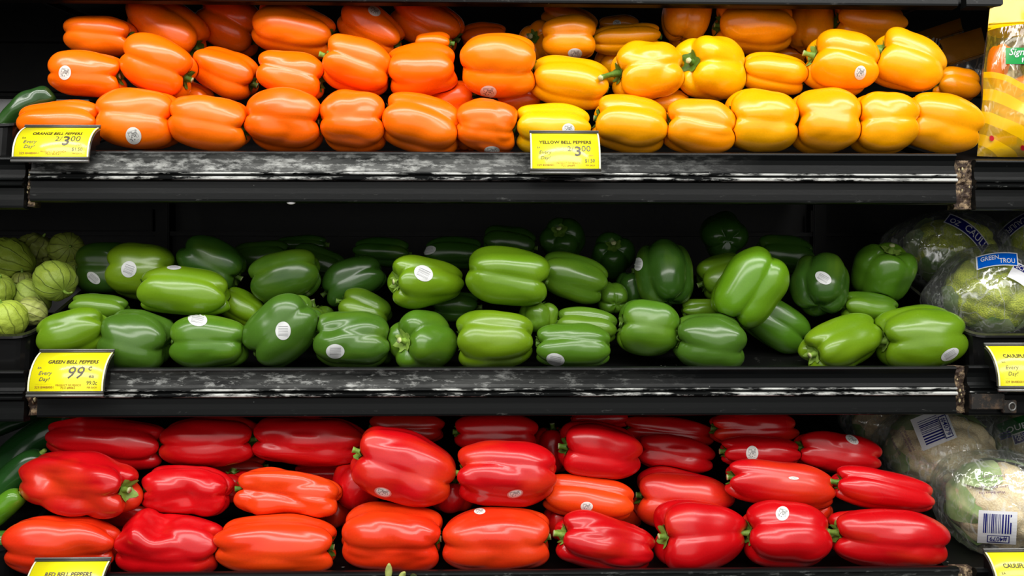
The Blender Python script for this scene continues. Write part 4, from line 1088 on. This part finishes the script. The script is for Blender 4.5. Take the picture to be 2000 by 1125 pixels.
def film_mat(name, haze, tint=(0.9, 0.92, 0.9)):
    """clear crinkled plastic: see-through, with sharp reflections along its creases"""
    m, nt, out = newmat(name)
    tc = N(nt, 'ShaderNodeTexCoord'); ob = tc.outputs['Object']
    cr = math_(nt, 'ABSOLUTE', math_(nt, 'SUBTRACT', noise_(nt, ob, 16, 3, 0.6, (1, 1, 0.5)), 0.5))
    cr2 = math_(nt, 'ABSOLUTE', math_(nt, 'SUBTRACT', noise_(nt, ob, 45, 3, 0.6, (1, 1, 0.35)), 0.5))
    crease = math_(nt, 'MAXIMUM', ramp(nt, cr, 0.0, 0.018, (1, 1, 1), (0, 0, 0)), math_(nt, 'MULTIPLY', ramp(nt, cr2, 0.0, 0.02, (1, 1, 1), (0, 0, 0)), 0.5))
    bp = N(nt, 'ShaderNodeBump'); bp.inputs['Strength'].default_value = 0.9; bp.inputs['Distance'].default_value = 0.006
    nt.links.new(math_(nt, 'ADD', cr, math_(nt, 'MULTIPLY', cr2, 0.5)), bp.inputs['Height'])
    tr = N(nt, 'ShaderNodeBsdfTransparent'); tr.inputs[0].default_value = (0.97, 0.98, 0.97, 1)
    gl = N(nt, 'ShaderNodeBsdfGlossy'); gl.inputs['Roughness'].default_value = 0.10; gl.inputs['Color'].default_value = (1, 1, 1, 1)
    df = N(nt, 'ShaderNodeBsdfDiffuse'); df.inputs[0].default_value = (*tint, 1)
    nt.links.new(bp.outputs[0], gl.inputs['Normal'])
    lw = N(nt, 'ShaderNodeLayerWeight'); lw.inputs['Blend'].default_value = 0.25
    m1 = N(nt, 'ShaderNodeMixShader'); nt.links.new(math_(nt, 'MULTIPLY_ADD', crease, 0.30, haze), m1.inputs[0])
    nt.links.new(tr.outputs[0], m1.inputs[1]); nt.links.new(df.outputs[0], m1.inputs[2])
    m2 = N(nt, 'ShaderNodeMixShader')
    fac = N(nt, 'ShaderNodeClamp'); nt.links.new(math_(nt, 'MULTIPLY_ADD', lw.outputs['Fresnel'], 0.35, math_(nt, 'MULTIPLY_ADD', crease, 0.25, 0.05)), fac.inputs[0])
    nt.links.new(fac.outputs[0], m2.inputs[0]); nt.links.new(m1.outputs[0], m2.inputs[1]); nt.links.new(gl.outputs[0], m2.inputs[2])
    nt.links.new(m2.outputs[0], out.inputs[0])
    return m
M['film'] = film_mat('clear_film', 0.05)
M['film_bag'] = film_mat('clear_bag_film', 0.05)
M['print_white'] = plain('printed_white', (0.72, 0.73, 0.75), 0.3)
M['print_blue'] = plain('printed_blue', (0.0, 0.10, 0.55), 0.25)
M['print_navy'] = plain('printed_navy', (0.010, 0.012, 0.16), 0.25)
M['print_green'] = plain('printed_green', (0.01, 0.12, 0.02), 0.25)
M['print_green2'] = plain('printed_bright_green', (0.0, 0.30, 0.05), 0.25)
M['print_mauve'] = plain('printed_mauve', (0.16, 0.07, 0.14), 0.3)
M['print_red'] = plain('printed_red', (0.55, 0.0, 0.01), 0.3)

class Print:
    """flat print bent onto a curved film: local units are pixels of the photograph around (cx, cy), turned by rot"""
    def __init__(self, parent, root, bvh, dep, cx, cy, rot=0, bow=0.0):
        self.p, self.root, self.bvh, self.dep, self.cx, self.cy = parent, root, bvh, dep, cx, cy
        self.ca, self.sa, self.bow = math.cos(math.radians(rot)), math.sin(math.radians(rot)), bow
        self.q = None
    def px(self, u, v):
        v = v-self.bow*u*u
        return self.cx+u*self.ca-v*self.sa, self.cy-(u*self.sa+v*self.ca)
    def fit(self, hw=40, hh=26):
        """a stiff label does not follow every crumple: smooth it over the film"""
        A, B = [], []
        for i in range(9):
            for j in range(7):
                u, v = hw*(i/4-1), hh*(j/3-1); px, py = self.px(u, v); t = P(px, py, 0)
                h = self.bvh.ray_cast(CAM, (t-CAM).normalized())
                if h[0] is None: continue
                A.append((1, u/hw, v/hh, (u/hw)**2, (v/hh)**2, u*v/hw/hh)); B.append(h[0].y)
        A = np.array(A); B = np.array(B); s = np.linalg.lstsq(A, B, rcond=None)[0]
        self.q = (s, hw, hh, min(0.011, max(0, float((A @ s-B).max()))))
    def hit(self, u, v, off):
        if self.q is None: self.fit()
        s, hw, hh, mg = self.q; a, b = u/hw, v/hh
        y = s[0]+s[1]*a+s[2]*b+s[3]*a*a+s[4]*b*b+s[5]*a*b-mg-off
        px, py = self.px(u, v)
        return P(px, py, float(y))-self.root.location
    def rects(self, name, rs, mat, off):
        V, Fc = [], []
        for (u0, v0, u1, v1) in rs:
            nu = max(1, int(abs(u1-u0)/6)); nv = max(1, int(abs(v1-v0)/6)); b = len(V)
            for j in range(nv+1):
                for i in range(nu+1): V.append(self.hit(u0+(u1-u0)*i/nu, v0+(v1-v0)*j/nv, off))
            for j in range(nv):
                for i in range(nu):
                    a = b+j*(nu+1)+i; Fc.append((a, a+1, a+nu+2, a+nu+1))
        return mesh_obj(name, V, Fc, M[mat], self.p, False)
    def text(self, s, u, v, w_, mat, off, hf=1.0, shear=0, bold=0.01, flip=False, spacing=1.0, name='lettering'):
        V0, F0, asp = T(s, shear, bold, spacing); V = []
        for x, y in V0:
            a, b = x*w_, y*w_*hf
            if flip: a, b = w_-a, w_*asp*hf-b
            V.append(self.hit(u+a, v+b, off))
        return mesh_obj(name, V, F0, M[mat], self.p, False)

def cauliflower(name, shelf_, cx, cy, d, dep, dome, kind, label, group, sx=1.0, sz=0.85, seed=1, fs=1.13, tail=None):
    """curd head, leaves hugging it, and the crinkled film round everything"""
    dep += OY[shelf_]; rnd = random.Random(seed); k = KD(cx, dep)/F; R = d/2*k
    pos = P(cx, cy, dep); root = empty(name, pos); tag(root, label, 'cauliflower', group)
    bm = bmesh.new(); bmesh.ops.create_icosphere(bm, subdivisions=5, radius=1)
    A = np.array([tuple(v.co) for v in bm.verts]); Fc = [tuple(v.index for v in f.verts) for f in bm.faces]; bm.free()
    rg = np.random.RandomState(seed)
    def pts_on(n):
        i = np.arange(n)+0.5; ph = np.arccos(1-2*i/n); th = math.pi*(1+5**0.5)*i
        Q = np.stack([np.cos(th)*np.sin(ph), np.sin(th)*np.sin(ph), np.cos(ph)], 1)+rg.normal(0, 0.35/math.sqrt(n), (n, 3))
        return Q/np.linalg.norm(Q, axis=1)[:, None]
    rad = np.ones(len(A))
    for n, amp, w_ in ((30, 0.17, 0.46), (170, 0.045, 0.20)):
        Q = pts_on(n); dist = np.sqrt(np.maximum(0, 2-2*(A @ Q.T)).min(1))
        rad += amp*(1-(dist/w_)**2)-amp*0.6
    H = A*rad[:, None]*R*0.86
    H[:, 0] *= sx; H[:, 2] *= sz
    H[:, 2] = np.maximum(H[:, 2], ZF[shelf_]+0.012+TAN*(H[:, 1]+pos.y)-pos.z)
    head = mesh_obj('head', H.tolist(), Fc, M['curd_g' if kind == 'g' else 'curd_w'], root)
    # leaves: cupped sheets that start behind the head and end at its rim
    dm = Vector(dome).normalized(); a = dm.cross(Vector((0, 1, 0.2))).normalized(); b = dm.cross(a)
    nl = 6
    for q in range(nl):
        t0 = 2*math.pi*(q+0.3*rnd.random())/nl; wl = 0.44+0.1*rnd.random(); lmax = 0.25+0.35*rnd.random()
        V, Fl = [], []; nu, nv = 10, 12
        for j in range(nv+1):
            v = j/nv; el = -1.35+(1.35+lmax)*v
            for i in range(nu+1):
                u = (i/nu-0.5)*2; ww = wl*math.sin(math.pi*min(0.97, 0.12+v*0.83))**0.6
                az = t0+u*ww
                rr = R*(0.93+0.05*abs(u)**1.5*math.sin(9*v+q)+0.10*max(0, v-0.8)+0.03*(1-abs(u))**4)
                dd = (a*math.cos(az)+b*math.sin(az))*math.cos(el)+dm*math.sin(el)
                V.append(Vector((dd.x*rr*sx, dd.y*rr, max(dd.z*rr*(sz+0.05), ZF[shelf_]+0.010+TAN*(dd.y*rr+pos.y)-pos.z))))
        for j in range(nv):
            for i in range(nu): w0 = j*(nu+1)+i; Fl.append((w0, w0+1, w0+nu+2, w0+nu+1))
        mesh_obj('leaf', V, Fl, M['leaf'], root)
    bm = bmesh.new(); bmesh.ops.create_icosphere(bm, subdivisions=5, radius=1)
    tl = Vector(tail).normalized() if tail else Vector((-1, 0, 0))
    V = []
    for v in bm.verts:
        c = v.co.normalized()
        nn = noise.noise(c*2.3+Vector((seed, 0, 0))); n2 = abs(noise.noise(c*5.5+Vector((0, seed, 0))))
        r = R*(fs+0.05*nn-0.07*n2)
        tw = max(0, c.dot(tl)); r *= 1+0.28*tw**7
        V.append(Vector((c.x*r*(sx*1.02), c.y*r, c.z*r*(sz*1.06))))
    Ff = [tuple(q.index for q in f.verts) for f in bm.faces]; bm.free()
    fz = ZF[shelf_]+0.008
    for v in V: v.z = max(v.z, fz+TAN*(v.y+pos.y)-pos.z)
    film = mesh_obj('film', V, Ff, M['film'], root)
    bvh = BVHTree.FromPolygons([v+pos for v in V], Ff)
    return root, film, bvh, dep
gg, wg = 'film-wrapped green cauliflowers', 'film-wrapped white cauliflowers'
# green ones on the middle shelf
r1, f1, b1, d1 = cauliflower('wrapped_cauliflower', 'M', 1938, 572, 186, .135, (-.1, -.8, .6), 'g', 'bright green cauliflower in film in the front of the tray', gg, 1.05, .86, 3, 1.12, (-1, -.1, -.25))
pr = Print(f1, r1, b1, d1, 1948, 507, 5, 0.003)
pr.rects('printed_label', [(-42, -12, 40, 14)], 'print_white', .0008); pr.rects('printed_label', [(-39, -10, 38, 12)], 'print_blue', .0012)
pr.text('GREEN', -33, 1, 36, 'print_white', .0016, 1.0); pr.text('TROU', 4, -7, 30, 'print_white', .0016, 1.2)
pr = Print(f1, r1, b1, d1, 1996, 530, -30, 0.004)
pr.rects('printed_label', [(-20, -22, 24, 12)], 'print_white', .0008); pr.rects('printed_label', [(-18, 0, 24, 10)], 'print_navy', .0012); pr.text('SCHN', -14, 1, 30, 'print_white', .0016, 1.0)
r2, f2, b2, d2 = cauliflower('wrapped_cauliflower', 'M', 1856, 492, 176, .30, (.2, -.5, .8), 'g', 'dim green cauliflower in film behind the upright green pepper', gg, 1.1, .82, 7, 1.12, (-1, -.1, .2))
pr = Print(f2, r2, b2, d2, 1890, 448, -38, 0.004)
pr.rects('printed_label', [(-46, -10, 52, 12)], 'print_white', .0008); pr.rects('printed_label', [(-44, -8, 50, 10)], 'print_navy', .0012); pr.text('CAULI', -6, -4, 50, 'print_white', .0016, 1.0); pr.text('OZ', -38, -5, 20, 'print_white', .0016, 1.0)
r3, f3, b3, d3 = cauliflower('wrapped_cauliflower', 'M', 2016, 478, 146, .34, (.2, -.5, .8), 'g', 'dim green cauliflower in film cut by the right edge, upper one', gg, 1.0, .85, 9, 1.12, (1, -.1, .2))
pr = Print(f3, r3, b3, d3, 1972, 448, 42, 0.004)
pr.rects('printed_label', [(-42, -11, 44, 12)], 'print_white', .0008); pr.rects('printed_label', [(-40, -9, 44, 10)], 'print_navy', .0012); pr.text('CAULIFLOW', -34, -6, 72, 'print_white', .0016, 1.2, flip=True)
# white ones on the bottom shelf
def barcode(pr, w_, h, vert=True):
    rnd = random.Random(5); bars = []; v = -h/2
    while v < h/2-3:
        t = rnd.choice((1.2, 2.0, 3.0)); bars.append((-w_/2, v, w_/2, v+t)); v += t+rnd.choice((1.3, 2.0, 2.8))
    pr.rects('barcode', bars, 'print_navy', .0014)
r4, f4, b4, d4 = cauliflower('wrapped_cauliflower', 'B', 1838, 880, 206, .235, (0, -.95, -.1), 'w', 'white cauliflower in film with a slanted barcode label under the shelf edge', wg, 1.08, .80, 11, 1.12, (1, -.1, .35))
pr = Print(f4, r4, b4, d4, 1824, 838, 22, 0)
pr.rects('printed_label', [(-36, -32, 36, 34)], 'print_white', .0008)
pr2 = Print(f4, r4, b4, d4, 1818, 838, 22, 0); barcode(pr2, 40, 52)
pr3_ = Print(f4, r4, b4, d4, 1847, 833, -68, 0)
pr3_.rects('printed_label', [(-23, -8, 23, 8)], 'print_navy', .0012); pr3_.rects('printed_label', [(-21, -6.5, 21, 6.5)], 'print_white', .0015); pr3_.text('#4079', -18, -5, 36, 'print_navy', .0019, 1.0)
pr4_ = Print(f4, r4, b4, d4, 1772, 862, -62, 0); pr4_.text('Wash Before Use', -22, 2, 44, 'print_mauve', .001, 1.1); pr4_.text('Laver avant usage', -22, -6, 44, 'print_mauve', .001, 1.1)
pr4_ = Print(f4, r4, b4, d4, 1747, 872, -62, 0); pr4_.text('Product of USA', -16, 0, 36, 'print_mauve', .001, 1.2)
r5, f5, b5, d5 = cauliflower('wrapped_cauliflower', 'B', 1952, 985, 204, .115, (.2, -.9, -.35), 'w', 'white cauliflower in film with an upside-down barcode above the CAULI price tag', wg, 1.0, .90, 13, 1.12, (-1, -.1, .6))
pr = Print(f5, r5, b5, d5, 1948, 1030, -3, 0)
pr.rects('printed_label', [(-38, -32, 38, 32)], 'print_white', .0008)
pr2 = Print(f5, r5, b5, d5, 1946, 1023, 87, 0); barcode(pr2, 38, 60)
pr.rects('printed_label', [(-19, -30, 25, -16)], 'print_navy', .0012); pr.rects('printed_label', [(-17, -28.5, 23, -17.5)], 'print_white', .0015); pr.text('#4079', -14, -27.5, 34, 'print_navy', .0019, 0.95, flip=True)
pr = Print(f5, r5, b5, d5, 1936, 965, 2, 0); pr.text('Wash Before Use', -24, 0, 52, 'print_mauve', .001, 1.0, flip=True); pr.text('Laver avant usage', -24, 10, 58, 'print_mauve', .001, 1.0, flip=True); pr.text('Product of USA', -16, 32, 44, 'print_mauve', .001, 1.0, flip=True)
r6, f6, b6, d6 = cauliflower('wrapped_cauliflower', 'B', 2020, 862, 160, .26, (-.2, -.8, .5), 'w', 'white cauliflower in film with a green and blue banner at the right edge', wg, 1.0, .85, 15, 1.12, (1, -.1, .35))
pr = Print(f6, r6, b6, d6, 1985, 838, 18, 0.002)
pr.rects('printed_label', [(-34, -8, 30, 22)], 'print_green', .0008); pr.text('OUR', -20, -3, 44, 'print_white', .0014, 0.8)
pr = Print(f6, r6, b6, d6, 1992, 850, 18, 0); pr.rects('printed_label', [(-16, -16, 22, 6)], 'print_white', .0018); pr.rects('printed_label', [(-14, -14, 22, 4)], 'print_navy', .0022); pr.text('PREM', -10, -4, 28, 'print_white', .0026, 1.0); pr.text('QUAL', -8, -11, 24, 'print_white', .0026, 1.0)
pr = Print(f6, r6, b6, d6, 1962, 848, 18, 0); barcode(pr, 24, 18)
r7, f7, b7, d7 = cauliflower('wrapped_cauliflower', 'B', 1722, 828, 120, .36, (-.2, -.8, .5), 'w', 'dim cauliflower in film at the back, left of the one with the slanted barcode', wg, 1.0, .8, 17, 1.12, (-1, 0, .3))

# ------------------------------------------------------------ bags of small peppers
def bag_mat(name, stripes):
    m = film_mat(name, 0.10, (0.95, 0.65, 0.02))
    nt = m.node_tree; out = [n for n in nt.nodes if n.type == 'OUTPUT_MATERIAL'][0]
    last = out.inputs[0].links[0].from_node
    uv = N(nt, 'ShaderNodeUVMap'); sp = N(nt, 'ShaderNodeSeparateXYZ'); nt.links.new(uv.outputs[0], sp.inputs[0])
    u, v = sp.outputs[0], sp.outputs[1]
    ink = N(nt, 'ShaderNodeBsdfPrincipled'); ink.inputs['Base Color'].default_value = (0.90, 0.52, 0.0, 1); ink.inputs['Roughness'].default_value = 0.22
    d = math_(nt, 'ADD', v, math_(nt, 'MULTIPLY', u, 0.30))
    low = math_(nt, 'LESS_THAN', d, 0.47)
    st_ = math_(nt, 'MULTIPLY_ADD', math_(nt, 'GREATER_THAN', math_(nt, 'FRACT', math_(nt, 'MULTIPLY', d, 8.0)), 0.5), 0.45, 0.42)
    fac = math_(nt, 'MULTIPLY', low, st_)
    mx = N(nt, 'ShaderNodeMixShader'); nt.links.new(fac, mx.inputs[0]); nt.links.new(last.outputs[0], mx.inputs[1]); nt.links.new(ink.outputs[0], mx.inputs[2])
    nt.links.new(mx.outputs[0], out.inputs[0])
    return m
M['bag'] = bag_mat('printed_bag_film', True)
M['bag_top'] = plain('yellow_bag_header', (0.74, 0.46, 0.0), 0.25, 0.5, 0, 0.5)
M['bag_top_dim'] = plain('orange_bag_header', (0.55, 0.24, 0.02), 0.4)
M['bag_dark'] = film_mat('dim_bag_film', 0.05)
def pillow(name, tl, tr, br, bl, dep, thick, seed, label, hv=0.84, film='bag', head='bag_top', lean=0.0, cat='bag', group='bags of small peppers'):
    """bag given by its four corners; header above hv"""
    c = P(sum(p[0] for p in (tl, tr, br, bl))/4, max(bl[1], br[1]), dep)
    root = empty(name, c); tag(root, label, cat, group)
    def pt(u, v, side):
        a = [tl[i]+(tr[i]-tl[i])*u for i in (0, 1)]; b = [bl[i]+(br[i]-bl[i])*u for i in (0, 1)]
        px, py = b[0]+(a[0]-b[0])*v, b[1]+(a[1]-b[1])*v
        e = max(0, math.sin(math.pi*u))**0.5*max(0, math.sin(math.pi*min(1, v*1.02)))**0.45
        nn = noise.noise(Vector((u*3+seed, v*4, 0)))*0.35+noise.noise(Vector((u*9+seed, v*9, 5)))*0.13
        px += 5*noise.noise(Vector((seed, v*5, 9)))*(1-u)
        q = P(px, py, dep); y = dep+lean*v+side*thick*e*(1+nn)*(0.35 if v > hv else 1)+side*0.0004
        return Vector((q.x, y, max(q.z, ZF['T']+TAN*y+0.002)))-c
    def sheet(nm, v0, v1, mat, side, off=0):
        nu, nv = 26, max(6, int(40*(v1-v0))); V, Fc, UV = [], [], []
        for j in range(nv+1):
            for i in range(nu+1):
                u, v = i/nu, v0+(v1-v0)*j/nv; V.append(pt(u, v, side)); UV.append((u, v))
        for j in range(nv):
            for i in range(nu): a = j*(nu+1)+i; Fc.append((a, a+1, a+nu+2, a+nu+1))
        o = mesh_obj(nm, V, Fc, M[mat], root); uvl = o.data.uv_layers.new(name='UVMap')
        for lp in o.data.loops: uvl.data[lp.index].uv = UV[lp.vertex_index]
        return o, V, Fc
    front, V, Fc = sheet('front_film', 0, hv, film, -1); sheet('back_film', 0, hv, 'film_bag' if film == 'bag' else film, 1)
    h, HV, HF = sheet('header', hv, 1.0, head, -1); sheet('back_header', hv, 1.0, head, 1)
    for vz in (hv+0.012, hv+0.035):
        pts = [pt(i/20, vz, -1)+Vector((0, -0.0006, 0)) for i in range(21)]
        TV, TF = tube(pts, [0.0011]*21, 6); mesh_obj('zip_ridge', TV, TF, M[head], root)
    bvh = BVHTree.FromPolygons([v+c for v in V], Fc)
    return root, front, bvh, pt
rb, fb, bb, ptb = pillow('snack_pepper_bag', (1938, -45), (2110, -45), (2100, 312), (1908, 305), .085, .036, 4, 'clear and yellow plastic bag of small peppers standing at the right edge', .70)
pr = Print(fb, rb, bb, .03, 1990, 108, 0, 0)
pr.rects('printed_label', [(-26, -17, 60, 15)], 'print_green2', .0008)
pr.text('Sign', -19, -4, 30, 'print_white', .0014, 1.0, .3, .01); pr.text('Farms', 6, -14, 30, 'print_white', .0014, 1.0, 0, .02)
for (px, py) in ((1937, 270), (1998, 289)):
    pr = Print(fb, rb, bb, .03, px, py, 20, 0); V = [pr.hit(4.6*math.cos(a*.5236), 5.6*math.sin(a*.5236), .0010) for a in range(12)]
    mesh_obj('red_dot', V, [tuple(range(12))[::-1]], M['print_red'], fb, False)
# the small peppers in the bag: free positions inside the pillow
for i, (px, py, L, W, ang, y, col, fam, lb) in enumerate([
        (1950, 132, 88, 42, 82, .048, 'o', 'o', 'small orange pepper standing with its brown stem end up in the bag'),
        (1994, 166, 112, 36, 208, .040, 'oy', 'o', 'long small orange pepper lying aslant across the bag'),
        (1994, 205, 104, 38, 200, .044, 'yo', 'y', 'small yellow-orange pepper below the long slanting one in the bag'),
        (1966, 226, 60, 34, 150, .052, 'oy', 'o', 'small orange pepper behind the yellow stripes of the bag'),
        (1992, 248, 90, 42, 170, .045, 'y', 'y', 'small yellow pepper low in the bag'),
        (1955, 275, 60, 30, 10, .050, 'yo', 'y', 'small yellow pepper in the bottom left corner of the bag'),
        (2040, 215, 90, 44, 80, .050, 'ro', 'r', 'small red pepper in the bag at the right edge of the photo'),
        (2040, 130, 96, 44, 90, .050, 'oy', 'o', 'small orange pepper in the part of the bag outside the photo'),
        (2040, 285, 80, 34, 5, .050, 'y', 'y', 'small yellow pepper in the bag corner outside the photo')]):
    rnd = random.Random(i+90); k = KD(px, y+.036)/F
    V, Fc = pepper_surface(L*k, W*k, 3, .3, rnd, .45, .16, .26, 0, .1, .06, -.02, NU=36, NV=26)
    o = mesh_obj('mini_pepper', V, Fc, M[FAM[fam]]); o.matrix_world = Matrix.Translation(P(px, py, y+.036)) @ frame(None, ang, 0).to_4x4()
    o.color = (*COLS[col], .4); tag(o, lb, 'pepper', 'small peppers in the bag')
    z0 = max(v.z for v in V)
    SV, SF = tube([(0, 0, z0-.006), (0.0005, 0, z0-.001), (0.001, .001, z0+.003)], [.0028, .0022, .0026], 8); mesh_obj('stem', SV, SF, M['stem_dark'], o)
# two more bags lying in the dark behind
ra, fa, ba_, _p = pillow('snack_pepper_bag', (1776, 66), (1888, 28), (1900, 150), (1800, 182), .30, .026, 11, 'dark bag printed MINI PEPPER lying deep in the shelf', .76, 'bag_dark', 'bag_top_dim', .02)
pr = Print(fa, ra, ba_, .28, 1836, 95, -12, 0)
pr.rects('printed_label', [(-42, -30, 40, 30)], 'black_print', .0008) if 'black_print' in M else None
pr.text('MINI', -30, 2, 46, 'print_white', .0015, 1.0, 0, .01); pr.text('PEPPER', -22, -22, 58, 'print_white', .0015, 1.3, 0, .01)
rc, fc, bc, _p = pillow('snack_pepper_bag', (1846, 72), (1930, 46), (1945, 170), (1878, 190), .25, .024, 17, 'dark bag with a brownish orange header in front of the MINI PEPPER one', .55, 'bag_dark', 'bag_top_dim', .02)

# ------------------------------------------------------------ scraps on the shelves
def scrap(px, py, w_, h, y, ang, mat, label, name='leaf_scrap'):
    V, Fc = [], []; k = KD(px, y)/F; n = 8
    for s_ in (-1, 1):
        for j in range(n+1):
            v = j/n; ww = math.sin(math.pi*min(.98, .1+.88*v))**.7*w_/2
            for i in range(5):
                u = (i/4-.5)*2; V.append((u*ww*k, (s_*.0010+.002*u*u-.003*v*v), (v-.5)*h*k))
    m_ = 5*(n+1)
    for j in range(n):
        for i in range(4):
            a = j*5+i; Fc.append((a, a+1, a+6, a+5)); Fc.append((m_+a+1, m_+a, m_+a+5, m_+a+6))
        for a in (j*5,): Fc.append((a, a+5, m_+a+5, m_+a))
        a = j*5+4; Fc.append((a+5, a, m_+a, m_+a+5))
    for i in range(4): Fc.append((i+1, i, m_+i, m_+i+1)); a = n*5+i; Fc.append((a, a+1, m_+a+1, m_+a))
    o = mesh_obj(name, V, Fc, mat); o.location = P(px, py, y); o.rotation_euler = (0, math.radians(ang), 0)
    tag(o, label, 'leaf', 'leaf scraps on the bottom shelf edge'); return o
M['scrap'] = plain('pale_leaf', (0.50, 0.56, 0.16), 0.5, var=.4, scale=200)
scrap(759, 1116, 14, 34, -.068, 4, M['scrap'], 'pale pointed leaf tip standing before the bottom shelf edge')
scrap(786, 1124, 12, 20, -.068, 35, M['scrap'], 'small pale leaf scrap right of the pointed leaf tip')
scrap(808, 1126, 12, 14, -.068, 60, M['stem_dark'], 'brownish leaf scrap, rightmost of the three at the bottom shelf edge')
# flakes of dirt on the decks
rnd = random.Random(4); V, Fc = [], []
for (x0, x1, z, n) in ((1195, 1560, 'M', 60), (1500, 1860, 'M', 25), (640, 1100, 'M', 40), (1770, 1868, 'B', 25), (660, 900, 'B', 25)):
    for _ in range(n):
        y = rnd.uniform(.016, .09)+OY[z]; x = P(rnd.uniform(x0, x1), 0, y).x; s_ = rnd.uniform(.0005, .0021); zz = ZF[z]+TAN*y+.0012
        b = len(V); a0 = rnd.random()*6
        for q in range(5): V.append((x+s_*1.8*math.cos(a0+q*1.257)*rnd.uniform(.5, 1), y+s_*1.5*math.sin(a0+q*1.257), zz+s_*.3*rnd.random()))
        V.append((x, y, zz+s_*.5))
        for q in range(5): Fc.append((b+q, b+(q+1) % 5, b+5))
o = mesh_obj('dried_crumbs', V, Fc, plain('crumb', (0.42, 0.42, 0.38), 0.7), None, False)
tag(o, 'pale dried crumbs scattered on the black shelf decks', 'crumbs', None, 'stuff')
